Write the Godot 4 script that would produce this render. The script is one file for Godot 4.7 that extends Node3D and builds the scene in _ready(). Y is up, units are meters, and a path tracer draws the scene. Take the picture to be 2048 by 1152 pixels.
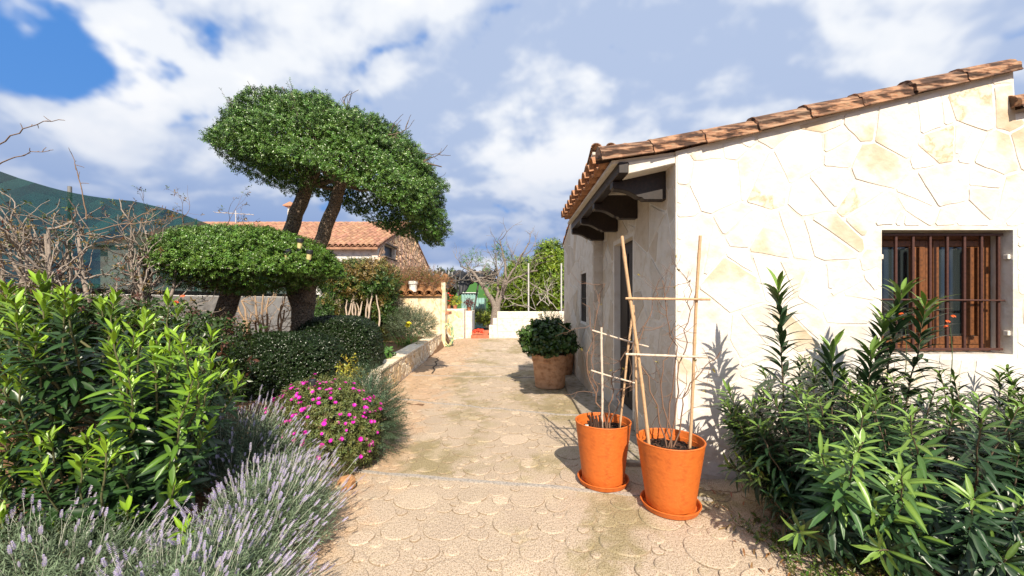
extends Node3D
# A garden path between planting and a stone-clad house. x right, y up, the path runs along -z. Metres.

var rng := RandomNumberGenerator.new()
var counts := {}
const EYE := Vector3(0, 1.6, 0)


# ---------------------------------------------------------------- mesh building
class MB:
	var v := PackedVector3Array()
	var n := PackedVector3Array()
	var c := PackedColorArray()
	var col := Color(1, 1, 1)

	func tri(a: Vector3, b: Vector3, d: Vector3, na: Vector3, nb: Vector3, nd: Vector3) -> void:
		if (d - a).cross(b - a).dot(na + nb + nd) < 0.0:
			v.append(a); v.append(d); v.append(b)
			n.append(na); n.append(nd); n.append(nb)
		else:
			v.append(a); v.append(b); v.append(d)
			n.append(na); n.append(nb); n.append(nd)
		c.append(col); c.append(col); c.append(col)

	func flat(a: Vector3, b: Vector3, d: Vector3, out: Vector3) -> void:
		var g := (d - a).cross(b - a).normalized()
		if g.dot(out) < 0.0:
			g = -g
		tri(a, b, d, g, g, g)

	func quad(a: Vector3, b: Vector3, d: Vector3, e: Vector3, out: Vector3) -> void:
		flat(a, b, d, out)
		flat(a, d, e, out)

	func squad(a: Vector3, b: Vector3, d: Vector3, e: Vector3, na: Vector3, nb: Vector3, nd: Vector3, ne: Vector3) -> void:
		tri(a, b, d, na, nb, nd)
		tri(a, d, e, na, nd, ne)

	func box(t: Transform3D, size: Vector3, bev := 0.004) -> void:
		var h := size * 0.5
		var b := minf(bev, minf(h.x, minf(h.y, h.z)) * 0.6)
		for i in 3:
			var u := (i + 1) % 3
			var w := (i + 2) % 3
			for s in [-1.0, 1.0]:
				var q := []
				for e in [[-1, -1], [1, -1], [1, 1], [-1, 1]]:
					var p := Vector3.ZERO
					p[i] = s * h[i]
					p[u] = e[0] * (h[u] - b)
					p[w] = e[1] * (h[w] - b)
					q.append(t * p)
				var o := Vector3.ZERO
				o[i] = s
				quad(q[0], q[1], q[2], q[3], t.basis * o)
			# edges along axis i, between u and w faces
			for su in [-1.0, 1.0]:
				for sw in [-1.0, 1.0]:
					var q2 := []
					for e2 in [[0, -1], [0, 1], [1, 1], [1, -1]]:
						var p2 := Vector3.ZERO
						p2[i] = e2[1] * (h[i] - b)
						p2[u] = su * (h[u] - (b if e2[0] == 1 else 0.0))
						p2[w] = sw * (h[w] - (0.0 if e2[0] == 1 else b))
						q2.append(t * p2)
					var o2 := Vector3.ZERO
					o2[u] = su
					o2[w] = sw
					quad(q2[0], q2[1], q2[2], q2[3], t.basis * o2)
		for sx in [-1.0, 1.0]:
			for sy in [-1.0, 1.0]:
				for sz in [-1.0, 1.0]:
					flat(t * Vector3(sx * h.x, sy * (h.y - b), sz * (h.z - b)), t * Vector3(sx * (h.x - b), sy * h.y, sz * (h.z - b)), t * Vector3(sx * (h.x - b), sy * (h.y - b), sz * h.z), t.basis * Vector3(sx, sy, sz))

	func bar(a: Vector3, b: Vector3, lo: Vector3, hi: Vector3) -> void:
		pass

	func aabb(lo: Vector3, hi: Vector3, bev := 0.004) -> void:
		var a := Vector3(minf(lo.x, hi.x), minf(lo.y, hi.y), minf(lo.z, hi.z))
		var b := Vector3(maxf(lo.x, hi.x), maxf(lo.y, hi.y), maxf(lo.z, hi.z))
		box(Transform3D(Basis(), (a + b) * 0.5), b - a, bev)

	func tube(pts: Array, rad: Array, sides := 6, cap := true) -> void:
		var k := pts.size()
		if k < 2:
			return
		var t0: Vector3 = (pts[1] - pts[0]).normalized()
		var x := t0.cross(Vector3.UP)
		if x.length() < 0.05:
			x = t0.cross(Vector3.RIGHT)
		x = x.normalized()
		var rings := []
		var norms := []
		for i in k:
			var tg: Vector3 = (pts[mini(i + 1, k - 1)] - pts[maxi(i - 1, 0)]).normalized()
			x = (x - tg * x.dot(tg)).normalized()
			var y := tg.cross(x)
			var r := []
			var rn := []
			for j in sides:
				var a := TAU * j / sides
				var o := x * cos(a) + y * sin(a)
				r.append(pts[i] + o * rad[i])
				rn.append(o)
			rings.append(r)
			norms.append(rn)
		for i in k - 1:
			for j in sides:
				var j2 := (j + 1) % sides
				squad(rings[i][j], rings[i][j2], rings[i + 1][j2], rings[i + 1][j], norms[i][j], norms[i][j2], norms[i + 1][j2], norms[i + 1][j])
		if cap:
			for e in [0, k - 1]:
				var o: Vector3 = (pts[0] - pts[1]) if e == 0 else (pts[k - 1] - pts[k - 2])
				for j in range(1, sides - 1):
					flat(rings[e][0], rings[e][j], rings[e][j + 1], o)

	func lathe(prof: Array, sides := 32, at := Vector3.ZERO) -> void:
		# prof: Vector2(r, y) list, the outside on the left hand while walking it upward
		for i in prof.size() - 1:
			var p: Vector2 = prof[i]
			var q: Vector2 = prof[i + 1]
			var d := (q - p).normalized()
			var nn := Vector2(d.y, -d.x)
			for j in sides:
				var a := TAU * j / sides
				var b := TAU * (j + 1) / sides
				var ca := Vector3(cos(a), 0, sin(a))
				var cb := Vector3(cos(b), 0, sin(b))
				var na := ca * nn.x + Vector3.UP * nn.y
				var nb := cb * nn.x + Vector3.UP * nn.y
				var p0 := at + ca * p.x + Vector3.UP * p.y
				var p1 := at + cb * p.x + Vector3.UP * p.y
				var p2 := at + cb * q.x + Vector3.UP * q.y
				var p3 := at + ca * q.x + Vector3.UP * q.y
				if p.x > 0.0001:
					tri(p0, p1, p2, na, nb, nb)
				if q.x > 0.0001:
					tri(p0, p2, p3, na, nb, na)

	func prism(poly: PackedVector2Array, t: Transform3D, z0: float, z1: float, bev := 0.0) -> void:
		var k := poly.size()
		if k < 3:
			return
		var ccw := not Geometry2D.is_polygon_clockwise(poly)
		var top := PackedVector2Array()
		for i in k:
			var a := poly[(i + k - 1) % k]
			var b := poly[i]
			var d := poly[(i + 1) % k]
			var e1 := (b - a).normalized()
			var e2 := (d - b).normalized()
			var n1 := Vector2(-e1.y, e1.x) if ccw else Vector2(e1.y, -e1.x)
			var n2 := Vector2(-e2.y, e2.x) if ccw else Vector2(e2.y, -e2.x)
			var m := n1 + n2
			if m.length() < 0.2:
				m = n1
			m = m.normalized()
			top.append(b + m * bev / maxf(0.5, m.dot(n1)))
		for i in k:
			var j := (i + 1) % k
			var e := (poly[j] - poly[i]).normalized()
			var o2 := Vector2(e.y, -e.x) if ccw else Vector2(-e.y, e.x)
			var o := t.basis * Vector3(o2.x, o2.y, 0)
			var zb := z1 - bev
			quad(t * Vector3(poly[i].x, poly[i].y, z0), t * Vector3(poly[j].x, poly[j].y, z0), t * Vector3(poly[j].x, poly[j].y, zb), t * Vector3(poly[i].x, poly[i].y, zb), o)
			if bev > 0.0:
				quad(t * Vector3(poly[i].x, poly[i].y, zb), t * Vector3(poly[j].x, poly[j].y, zb), t * Vector3(top[j].x, top[j].y, z1), t * Vector3(top[i].x, top[i].y, z1), o + t.basis.z)
		var ids := Geometry2D.triangulate_polygon(top)
		for q in range(0, ids.size(), 3):
			flat(t * Vector3(top[ids[q]].x, top[ids[q]].y, z1), t * Vector3(top[ids[q + 1]].x, top[ids[q + 1]].y, z1), t * Vector3(top[ids[q + 2]].x, top[ids[q + 2]].y, z1), t.basis.z)

	func back(poly: PackedVector2Array, t: Transform3D, z0: float) -> void:
		var ids := Geometry2D.triangulate_polygon(poly)
		for q in range(0, ids.size(), 3):
			flat(t * Vector3(poly[ids[q]].x, poly[ids[q]].y, z0), t * Vector3(poly[ids[q + 1]].x, poly[ids[q + 1]].y, z0), t * Vector3(poly[ids[q + 2]].x, poly[ids[q + 2]].y, z0), -t.basis.z)

	func mesh() -> ArrayMesh:
		var m := ArrayMesh.new()
		if v.is_empty():
			return m
		var a := []
		a.resize(Mesh.ARRAY_MAX)
		a[Mesh.ARRAY_VERTEX] = v
		a[Mesh.ARRAY_NORMAL] = n
		a[Mesh.ARRAY_COLOR] = c
		m.add_surface_from_arrays(Mesh.PRIMITIVE_TRIANGLES, a)
		return m


# ---------------------------------------------------------------- nodes
func numbered(parent: Node, called: String) -> String:
	var key := str(parent.get_instance_id()) + called
	var k: int = counts.get(key, 0)
	counts[key] = k + 1
	return called if k == 0 else "%s_%03d" % [called, k]


func tag(o: Node, label: String, category := "", group := "", kind := "") -> Node:
	if label:
		o.set_meta("label", label)
	if category:
		o.set_meta("category", category)
	if group:
		o.set_meta("group", group)
	if kind:
		o.set_meta("kind", kind)
	return o


func thing(called: String, label: String, category: String, at := Vector3.ZERO, group := "") -> Node3D:
	var o := Node3D.new()
	o.name = numbered(self, called)
	add_child(o, true)
	o.position = at
	tag(o, label, category, group)
	return o


# a mesh laid out in world metres, hung under its thing
func part(called: String, mesh: Mesh, mat: Material, parent: Node = self, xf := Transform3D.IDENTITY) -> MeshInstance3D:
	var o := MeshInstance3D.new()
	o.name = numbered(parent, called)
	o.mesh = mesh
	o.material_override = mat
	parent.add_child(o, true)
	o.global_transform = xf
	return o


func stuff(called: String, mesh: Mesh, mat: Material, xs: Array, cols: Array, parent: Node = self) -> MultiMeshInstance3D:
	var mm := MultiMesh.new()
	mm.transform_format = MultiMesh.TRANSFORM_3D
	mm.use_colors = true
	mm.mesh = mesh
	mm.instance_count = xs.size()
	for i in xs.size():
		mm.set_instance_transform(i, xs[i])
		mm.set_instance_color(i, cols[i] if cols.size() == xs.size() else cols[i % cols.size()])
	var o := MultiMeshInstance3D.new()
	o.name = numbered(parent, called)
	o.multimesh = mm
	o.material_override = mat
	parent.add_child(o, true)
	o.global_transform = Transform3D.IDENTITY
	o.set_meta("kind", "stuff")
	return o


func structure(called: String, mesh: Mesh, mat: Material) -> MeshInstance3D:
	var o := part(called, mesh, mat)
	o.set_meta("kind", "structure")
	return o


# ---------------------------------------------------------------- materials
func lin(r: float, g: float, b: float) -> Color:
	return Color(r, g, b).linear_to_srgb()


func noise_tex(seed_: int, freq: float, ramp: Array, octaves := 5, kind := FastNoiseLite.TYPE_SIMPLEX_SMOOTH, size := 512, warp := 0.0) -> NoiseTexture2D:
	var f := FastNoiseLite.new()
	f.seed = seed_
	f.noise_type = kind
	f.frequency = freq
	f.fractal_octaves = octaves
	if warp > 0.0:
		f.domain_warp_enabled = true
		f.domain_warp_amplitude = warp
		f.domain_warp_frequency = freq * 1.5
	var t := NoiseTexture2D.new()
	t.width = size
	t.height = size
	t.seamless = true
	t.noise = f
	if ramp.size():
		var g := Gradient.new()
		var offs := PackedFloat32Array()
		var cs := PackedColorArray()
		for r in ramp:
			offs.append(r[0])
			cs.append(r[1])
		g.offsets = offs
		g.colors = cs
		t.color_ramp = g
	return t


func grey(x: float) -> Color:
	return Color(x, x, x)


func matte(color: Color, rough := 0.9, tex: Texture2D = null, scale := 1.0, bump: Texture2D = null, depth := 0.0, vertex := false) -> StandardMaterial3D:
	var m := StandardMaterial3D.new()
	m.albedo_color = color
	m.roughness = rough
	m.vertex_color_use_as_albedo = vertex
	if tex or bump:
		m.uv1_triplanar = true
		m.uv1_world_triplanar = true
		m.uv1_scale = Vector3.ONE * scale
	if tex:
		m.albedo_texture = tex
	if bump:
		m.heightmap_enabled = true
		m.heightmap_texture = bump
		m.heightmap_scale = depth
	return m


func leafy(color: Color, back: Color, rough := 0.45) -> StandardMaterial3D:
	var m := StandardMaterial3D.new()
	m.albedo_color = color
	m.roughness = rough
	m.vertex_color_use_as_albedo = true
	m.cull_mode = BaseMaterial3D.CULL_DISABLED
	m.backlight_enabled = true
	m.backlight = back
	return m


# ---------------------------------------------------------------- shapes
func rf(a: float, b: float) -> float:
	return rng.randf_range(a, b)


func rdir() -> Vector3:
	var z := rf(-1, 1)
	var a := rf(0, TAU)
	var r := sqrt(1.0 - z * z)
	return Vector3(r * cos(a), z, r * sin(a))


# y axis along dir, z (the upper face) towards up
func aim(dir: Vector3, up: Vector3) -> Basis:
	var y := dir.normalized()
	var x := y.cross(up)
	if x.length() < 0.01:
		x = y.cross(Vector3(0.3, 0.1, 0.9))
	x = x.normalized()
	return Basis(x, y, x.cross(y))


# a leaf from the origin along +y with its upper face to +z
func add_leaf(b: MB, t: Transform3D, length: float, width: float, curl: float, fold: float, segs: int, c_edge: Color, c_mid: Color, peak := 0.5) -> void:
	var prev := []
	for k in segs + 1:
		var s := float(k) / segs
		var sw := pow(s, log(0.5) / log(peak))
		var w := width * 0.5 * pow(sin(PI * clampf(sw, 0.02, 0.98)), 0.8)
		var y := length * s * (1.0 - 0.15 * curl * s)
		var z := -curl * length * s * s
		var l := t * Vector3(-w, y, z + fold * w)
		var m := t * Vector3(0, y, z)
		var r := t * Vector3(w, y, z + fold * w)
		if prev.size():
			var nl := t.basis * Vector3(fold, 0, 1)
			var nr := t.basis * Vector3(-fold, 0, 1)
			var nm := t.basis * Vector3(0, 2.0 * curl * s, 1)
			var c0 := b.c.size()
			b.squad(prev[0], prev[1], m, l, nl, nm, nm, nl)
			b.squad(prev[1], prev[2], r, m, nm, nr, nr, nm)
			for q in range(c0, b.c.size()):
				var p := b.v[q]
				b.c[q] = c_mid if (p.is_equal_approx(m) or p.is_equal_approx(prev[1])) else c_edge
		prev = [l, m, r]


func leaf_mesh(length: float, width: float, curl: float, fold: float, segs := 4, c_edge := Color(1, 1, 1), c_mid := Color(1, 1, 1), peak := 0.5) -> ArrayMesh:
	var b := MB.new()
	add_leaf(b, Transform3D.IDENTITY, length, width, curl, fold, segs, c_edge, c_mid, peak)
	return b.mesh()


# a twig with several small leaves along it, growing along +y
func sprig_mesh(leaves: int, length: float, leaf_len: float, leaf_w: float, spread := 1.0, seed_ := 1, twig := Color(0.5, 0.42, 0.35)) -> ArrayMesh:
	rng.seed = seed_
	var b := MB.new()
	for i in leaves:
		var s := (i + 0.6) / leaves
		var a := i * 2.4 + rf(-0.4, 0.4)
		var out := Vector3(cos(a), 0, sin(a))
		var d := (out * spread + Vector3.UP * rf(0.4, 0.9)).normalized()
		var k := rf(0.75, 1.15)
		var g := rf(0.75, 1.2)
		add_leaf(b, Transform3D(aim(d, Vector3.UP - out * 0.3), Vector3.UP * length * s), leaf_len * k, leaf_w * k, 0.12, 0.25, 2, Color(g, g, g), Color(g, g, g))
	if twig.a > 0.0:
		b.col = twig
		b.tube([Vector3.ZERO, Vector3.UP * length * 0.95], [0.0016, 0.0008], 3, false)
	return b.mesh()


func curve_pts(a: Vector3, b: Vector3, sag: Vector3, k: int, jit := 0.0) -> Array:
	var out := []
	for i in k + 1:
		var s := float(i) / k
		var p := a.lerp(b, s) + sag * 4.0 * s * (1.0 - s)
		if jit > 0.0 and i > 0 and i < k:
			p += rdir() * jit
		out.append(p)
	return out


func taper(r0: float, r1: float, k: int) -> Array:
	var out := []
	for i in k + 1:
		out.append(lerpf(r0, r1, float(i) / k))
	return out


# bare twiggy growth: a wandering branch that forks
func twigs(b: MB, p: Vector3, d: Vector3, length: float, r: float, depth: int, wander := 0.35, tips: Array = []) -> void:
	var k := 4
	var pts := [p]
	var rs := [r]
	var q := p
	var dd := d
	for i in k:
		dd = (dd + rdir() * wander + Vector3.UP * 0.05).normalized()
		q = q + dd * length / k
		pts.append(q)
		rs.append(r * (1.0 - 0.42 * (i + 1) / k))
	b.tube(pts, rs, 5 if r > 0.006 else 4, true)
	if depth <= 0:
		tips.append([q, dd])
		return
	var kids := rng.randi_range(2, 3)
	for i in kids:
		var at: Vector3 = pts[rng.randi_range(2, k)] if i > 0 else q
		twigs(b, at, (dd + rdir() * 0.75).normalized(), length * rf(0.55, 0.85), r * rf(0.5, 0.66), depth - 1, wander, tips)


# irregular cells that fill a region: weighted, jittered seeds
func cells(lo: Vector2, hi: Vector2, spacing: float, aspect := 1.0) -> Array:
	var pts := []
	var ws := []
	var sy := spacing * aspect
	var y := lo.y - spacing
	var row := 0
	while y < hi.y + spacing:
		var x := lo.x - spacing + (0.5 * spacing if row % 2 else 0.0)
		while x < hi.x + spacing:
			pts.append(Vector2(x + rf(-0.48, 0.48) * spacing, y + rf(-0.48, 0.48) * sy))
			ws.append(rf(-0.16, 0.16) * spacing * sy)
			x += spacing
		y += sy
		row += 1
	var out := []
	for i in pts.size():
		var a: Vector2 = pts[i]
		var poly := PackedVector2Array([a + Vector2(-3, -3) * spacing, a + Vector2(3, -3) * spacing, a + Vector2(3, 3) * spacing, a + Vector2(-3, 3) * spacing])
		for j in pts.size():
			if j == i:
				continue
			var e: Vector2 = pts[j] - a
			var l2 := e.length_squared()
			if l2 > 16.0 * spacing * spacing or l2 < 1e-6:
				continue
			var off: float = 0.5 * (l2 + ws[i] - ws[j])
			var cut := PackedVector2Array()
			for k in poly.size():
				var p := poly[k]
				var q := poly[(k + 1) % poly.size()]
				var dp: float = (p - a).dot(e) - off
				var dq: float = (q - a).dot(e) - off
				if dp <= 0.0:
					cut.append(p)
				if (dp < 0.0) != (dq < 0.0) and absf(dp - dq) > 1e-9:
					cut.append(p.lerp(q, dp / (dp - dq)))
			poly = cut
			if poly.size() < 3:
				break
		if poly.size() >= 3:
			out.append(poly)
	return out


# split some cells with a straight break, as flagstones are knapped to fit
func shards(list: Array) -> Array:
	var out := []
	for c in list:
		var poly: PackedVector2Array = c
		var mid := Vector2.ZERO
		for p in poly:
			mid += p
		mid /= poly.size()
		var r := sqrt(area(poly))
		if rng.randf() > 0.62:
			out.append(poly)
			continue
		var o := mid + Vector2(rf(-0.22, 0.22), rf(-0.22, 0.22)) * r
		var d := Vector2.RIGHT.rotated(rf(0, TAU))
		var s := d.orthogonal()
		for side in [1.0, -1.0]:
			var half := PackedVector2Array([o - d * 9.0, o + d * 9.0, o + d * 9.0 + s * side * 9.0, o - d * 9.0 + s * side * 9.0])
			for q in Geometry2D.intersect_polygons(poly, half):
				out.append(q)
	return out


# drop short edges, roughen long ones
func ragged(poly: PackedVector2Array, amp: float) -> PackedVector2Array:
	var clean := PackedVector2Array()
	for p in poly:
		if clean.is_empty() or clean[clean.size() - 1].distance_to(p) > 0.018:
			clean.append(p)
	while clean.size() > 3 and clean[0].distance_to(clean[clean.size() - 1]) < 0.018:
		clean.remove_at(clean.size() - 1)
	if clean.size() < 3:
		return PackedVector2Array()
	var out := PackedVector2Array()
	for i in clean.size():
		var a := clean[i]
		var b := clean[(i + 1) % clean.size()]
		out.append(a)
		var l := a.distance_to(b)
		var parts := 3 if l > 0.16 else (2 if l > 0.08 else 1)
		var o := (b - a).orthogonal().normalized()
		for k in range(1, parts):
			out.append(a.lerp(b, float(k) / parts + rf(-0.06, 0.06)) + o * rf(-amp, amp))
	return out


func area(p: PackedVector2Array) -> float:
	var s := 0.0
	for i in p.size():
		s += p[i].cross(p[(i + 1) % p.size()])
	return absf(s) * 0.5


# crazy-paving stones on a plane; t maps (x, y, out) to the world
func clad(parent: Node, called: String, t: Transform3D, region: PackedVector2Array, holes: Array, spacing: float, seed_: int, mats: Array, gap := 0.010, proud := 0.006, aspect := 1.0, merged := false) -> void:
	rng.seed = seed_
	var lo := region[0]
	var hi := region[0]
	for p in region:
		lo = lo.min(p)
		hi = hi.max(p)
	var all := MB.new()
	for cell in shards(cells(lo, hi, spacing, aspect)):
		var pieces: Array = []
		for p in Geometry2D.intersect_polygons(cell, region):
			pieces.append(p)
		for h in holes:
			var next := []
			for p in pieces:
				for q in Geometry2D.clip_polygons(p, h):
					next.append(q)
			pieces = next
		for p in pieces:
			if area(p) < 0.0025:
				continue
			var tight := Geometry2D.offset_polygon(p, -gap * 0.5 - 0.016, Geometry2D.JOIN_MITER)
			if tight.is_empty():
				continue
			var shr := Geometry2D.offset_polygon(tight[0], 0.016, Geometry2D.JOIN_ROUND)
			if shr.is_empty() or area(shr[0]) < 0.0018:
				continue
			var poly := ragged(shr[0], minf(gap * 0.35, 0.006))
			if poly.size() < 3:
				continue
			var cx := Vector2.ZERO
			for q in poly:
				cx += q
			cx /= poly.size()
			var b := all if merged else MB.new()
			var tl := t * Transform3D(Basis.from_euler(Vector3(rf(-0.012, 0.012), rf(-0.012, 0.012), 0)), Vector3(cx.x, cx.y, 0))
			var loc := PackedVector2Array()
			for q in poly:
				loc.append(q - cx)
			var z1 := proud * rf(0.6, 1.5)
			if merged:
				var g := rf(0.75, 1.1)
				b.col = Color(g, g * rf(0.9, 1.0), g * rf(0.8, 1.0))
				b.prism(loc, tl, -0.01, z1, minf(0.004, proud * 0.5))
			else:
				b.prism(loc, Transform3D.IDENTITY, -0.01, z1, minf(0.004, proud * 0.5))
				part(called, b.mesh(), mats[rng.randi() % mats.size()], parent, tl)
	if merged:
		part(called, all.mesh(), mats[0], parent).set_meta("kind", "stuff")


# ---------------------------------------------------------------- sky: air and clouds by direction
func sky_image() -> Image:
	var w := 1800
	var h := 900
	var f := FastNoiseLite.new()
	f.seed = 11
	f.noise_type = FastNoiseLite.TYPE_SIMPLEX_SMOOTH
	f.frequency = 1.0
	f.fractal_octaves = 6
	f.fractal_gain = 0.55
	var g := FastNoiseLite.new()
	g.seed = 5
	g.noise_type = FastNoiseLite.TYPE_SIMPLEX_SMOOTH
	g.frequency = 1.0
	g.fractal_octaves = 3
	var data := PackedFloat32Array()
	data.resize(w * h * 3)
	for y in h:
		var el := (0.5 - (y + 0.5) / h) * PI
		var sy := sin(el)
		var cy := cos(el)
		for x in w:
			var i := (y * w + x) * 3
			if el < -0.02:
				data[i] = 0.16
				data[i + 1] = 0.14
				data[i + 2] = 0.11
				continue
			var az := wrapf((x + 0.5) / w * TAU, -PI, PI)   # the picture's left edge looks along -z
			var dx := sin(az) * cy
			var dz := -cos(az) * cy
			# a curved cloud sheet: features shrink towards the horizon
			var k := 1.0 / (maxf(sy, 0.0) + 0.42)
			var px := dx * k
			var pz := dz * k
			# streaks run from upper left to lower right
			var u := px * 0.78 - pz * 0.62
			var v := px * 0.62 + pz * 0.78
			var wob := g.get_noise_2d(px * 1.3 + 7.0, pz * 1.3)
			var n := f.get_noise_2d(u * 1.9 + wob * 0.4, v * 1.15 + wob * 0.3)
			var m := f.get_noise_2d(px * 1.15 + 31.0 + wob * 0.35, pz * 1.5 - 12.0 + wob * 0.3)
			var fine := f.get_noise_2d(px * 4.5 + 3.0, pz * 5.5 + 8.0)
			# broken sky to the left of the path, overcast elsewhere
			var open := smoothstep(-0.58, -0.84, az + (el - 0.40) * 1.2) * smoothstep(0.28, 0.36, el) * smoothstep(0.52, 0.42, el)
			open = maxf(open, 0.24 * smoothstep(-0.25, -0.42, az) * smoothstep(0.36, 0.46, el) * smoothstep(0.62, 0.52, el))
			open *= smoothstep(2.4, 1.6, absf(az))
			var cover := smoothstep(-0.22, 0.17, n * 0.80 + fine * 0.56 + 0.50 - open * 0.64)
			var shade := smoothstep(-0.28, 0.34, m + fine * 0.55 + n * 0.25 - 0.02)
			var air := Color(0.075, 0.25, 0.66).lerp(Color(0.18, 0.40, 0.82), pow(1.0 - maxf(sy, 0.0), 3.0))
			var c := Color(0.45, 0.55, 0.76).lerp(Color(0.87, 0.90, 0.95), shade)
			c = c.lerp(Color(1.04, 1.03, 1.02), 0.7 * smoothstep(0.26, 0.60, m * 0.7 + n * 0.5 + fine * 0.4))
			# deeper blue-grey bank low over the land
			var bank := exp(-pow(maxf(el, 0.0) / 0.23, 2.0))
			bank *= smoothstep(-0.50, 0.12, g.get_noise_3d(dx * 2.2 + 3.0, el * 11.0, dz * 2.2) + 0.22 + fine * 0.25)
			c = c.lerp(Color(0.125, 0.25, 0.55), bank * 0.92)
			c = air.lerp(c, cover)
			data[i] = c.r
			data[i + 1] = c.g
			data[i + 2] = c.b
	return Image.create_from_data(w, h, false, Image.FORMAT_RGBF, data.to_byte_array())


func build_light() -> void:
	var cam := Camera3D.new()
	cam.name = "camera"
	add_child(cam)
	cam.position = EYE
	cam.projection = Camera3D.PROJECTION_FRUSTUM
	cam.near = 0.05
	cam.far = 600.0
	cam.size = 2.0 * 0.05 * 576.0 / 780.0
	cam.frustum_offset = Vector2(0, 0.05 * 24.0 / 780.0)
	cam.current = true
	var e := Environment.new()
	e.background_mode = Environment.BG_SKY
	var s := Sky.new()
	var pm := PanoramaSkyMaterial.new()
	pm.panorama = ImageTexture.create_from_image(sky_image())
	pm.energy_multiplier = 1.0
	s.sky_material = pm
	e.sky = s
	e.background_energy_multiplier = 0.74
	e.tonemap_mode = Environment.TONE_MAPPER_LINEAR
	e.tonemap_exposure = 1.42
	e.sdfgi_enabled = true
	e.ssao_enabled = true
	e.ssil_enabled = true
	var we := WorldEnvironment.new()
	we.name = "environment"
	we.environment = e
	add_child(we)
	var sun := DirectionalLight3D.new()
	sun.name = "sun"
	sun.light_energy = 1.6
	sun.light_color = Color(1.0, 0.95, 0.87)
	sun.light_angular_distance = 0.5
	sun.shadow_enabled = true
	add_child(sun)
	sun.look_at_from_position(Vector3.ZERO, Vector3(-0.186, -0.875, -1.0))


# ---------------------------------------------------------------- ground, path and bed
var spot := FastNoiseLite.new()


func path_tint(x: float, z: float) -> Color:
	# moss film in patches, washed sand along the planted side, dusty pale concrete elsewhere
	var a := spot.get_noise_2d(x * 0.55, z * 0.40)
	var b := spot.get_noise_2d(x * 2.4 + 40.0, z * 2.4)
	var fine := spot.get_noise_2d(x * 11.0, z * 11.0 + 90.0)
	var moss := smoothstep(-0.06, 0.22, a + b * 0.40 + fine * 0.30 - (0.22 if z > -3.6 else 0.0) * smoothstep(-4.2, -3.4, z))
	var sand := smoothstep(-0.10, 0.12, -1.15 - x + b * 0.5 + fine * 0.10)
	var c := Color(0.55, 0.445, 0.345).lerp(Color(0.34, 0.28, 0.155), moss * 0.9)
	c = c.lerp(Color(0.60, 0.41, 0.27), sand * 0.8)
	var dust := smoothstep(0.18, 0.42, b + fine * 0.5)
	return c.lerp(Color(0.68, 0.56, 0.42), dust * 0.45)


func bed_height(x: float, d: float) -> float:
	var h := 0.36 * smoothstep(-1.9, -3.0, x)
	if d > 6.2:
		h = 0.36 if x < -2.3 else 0.0
	return h


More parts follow.
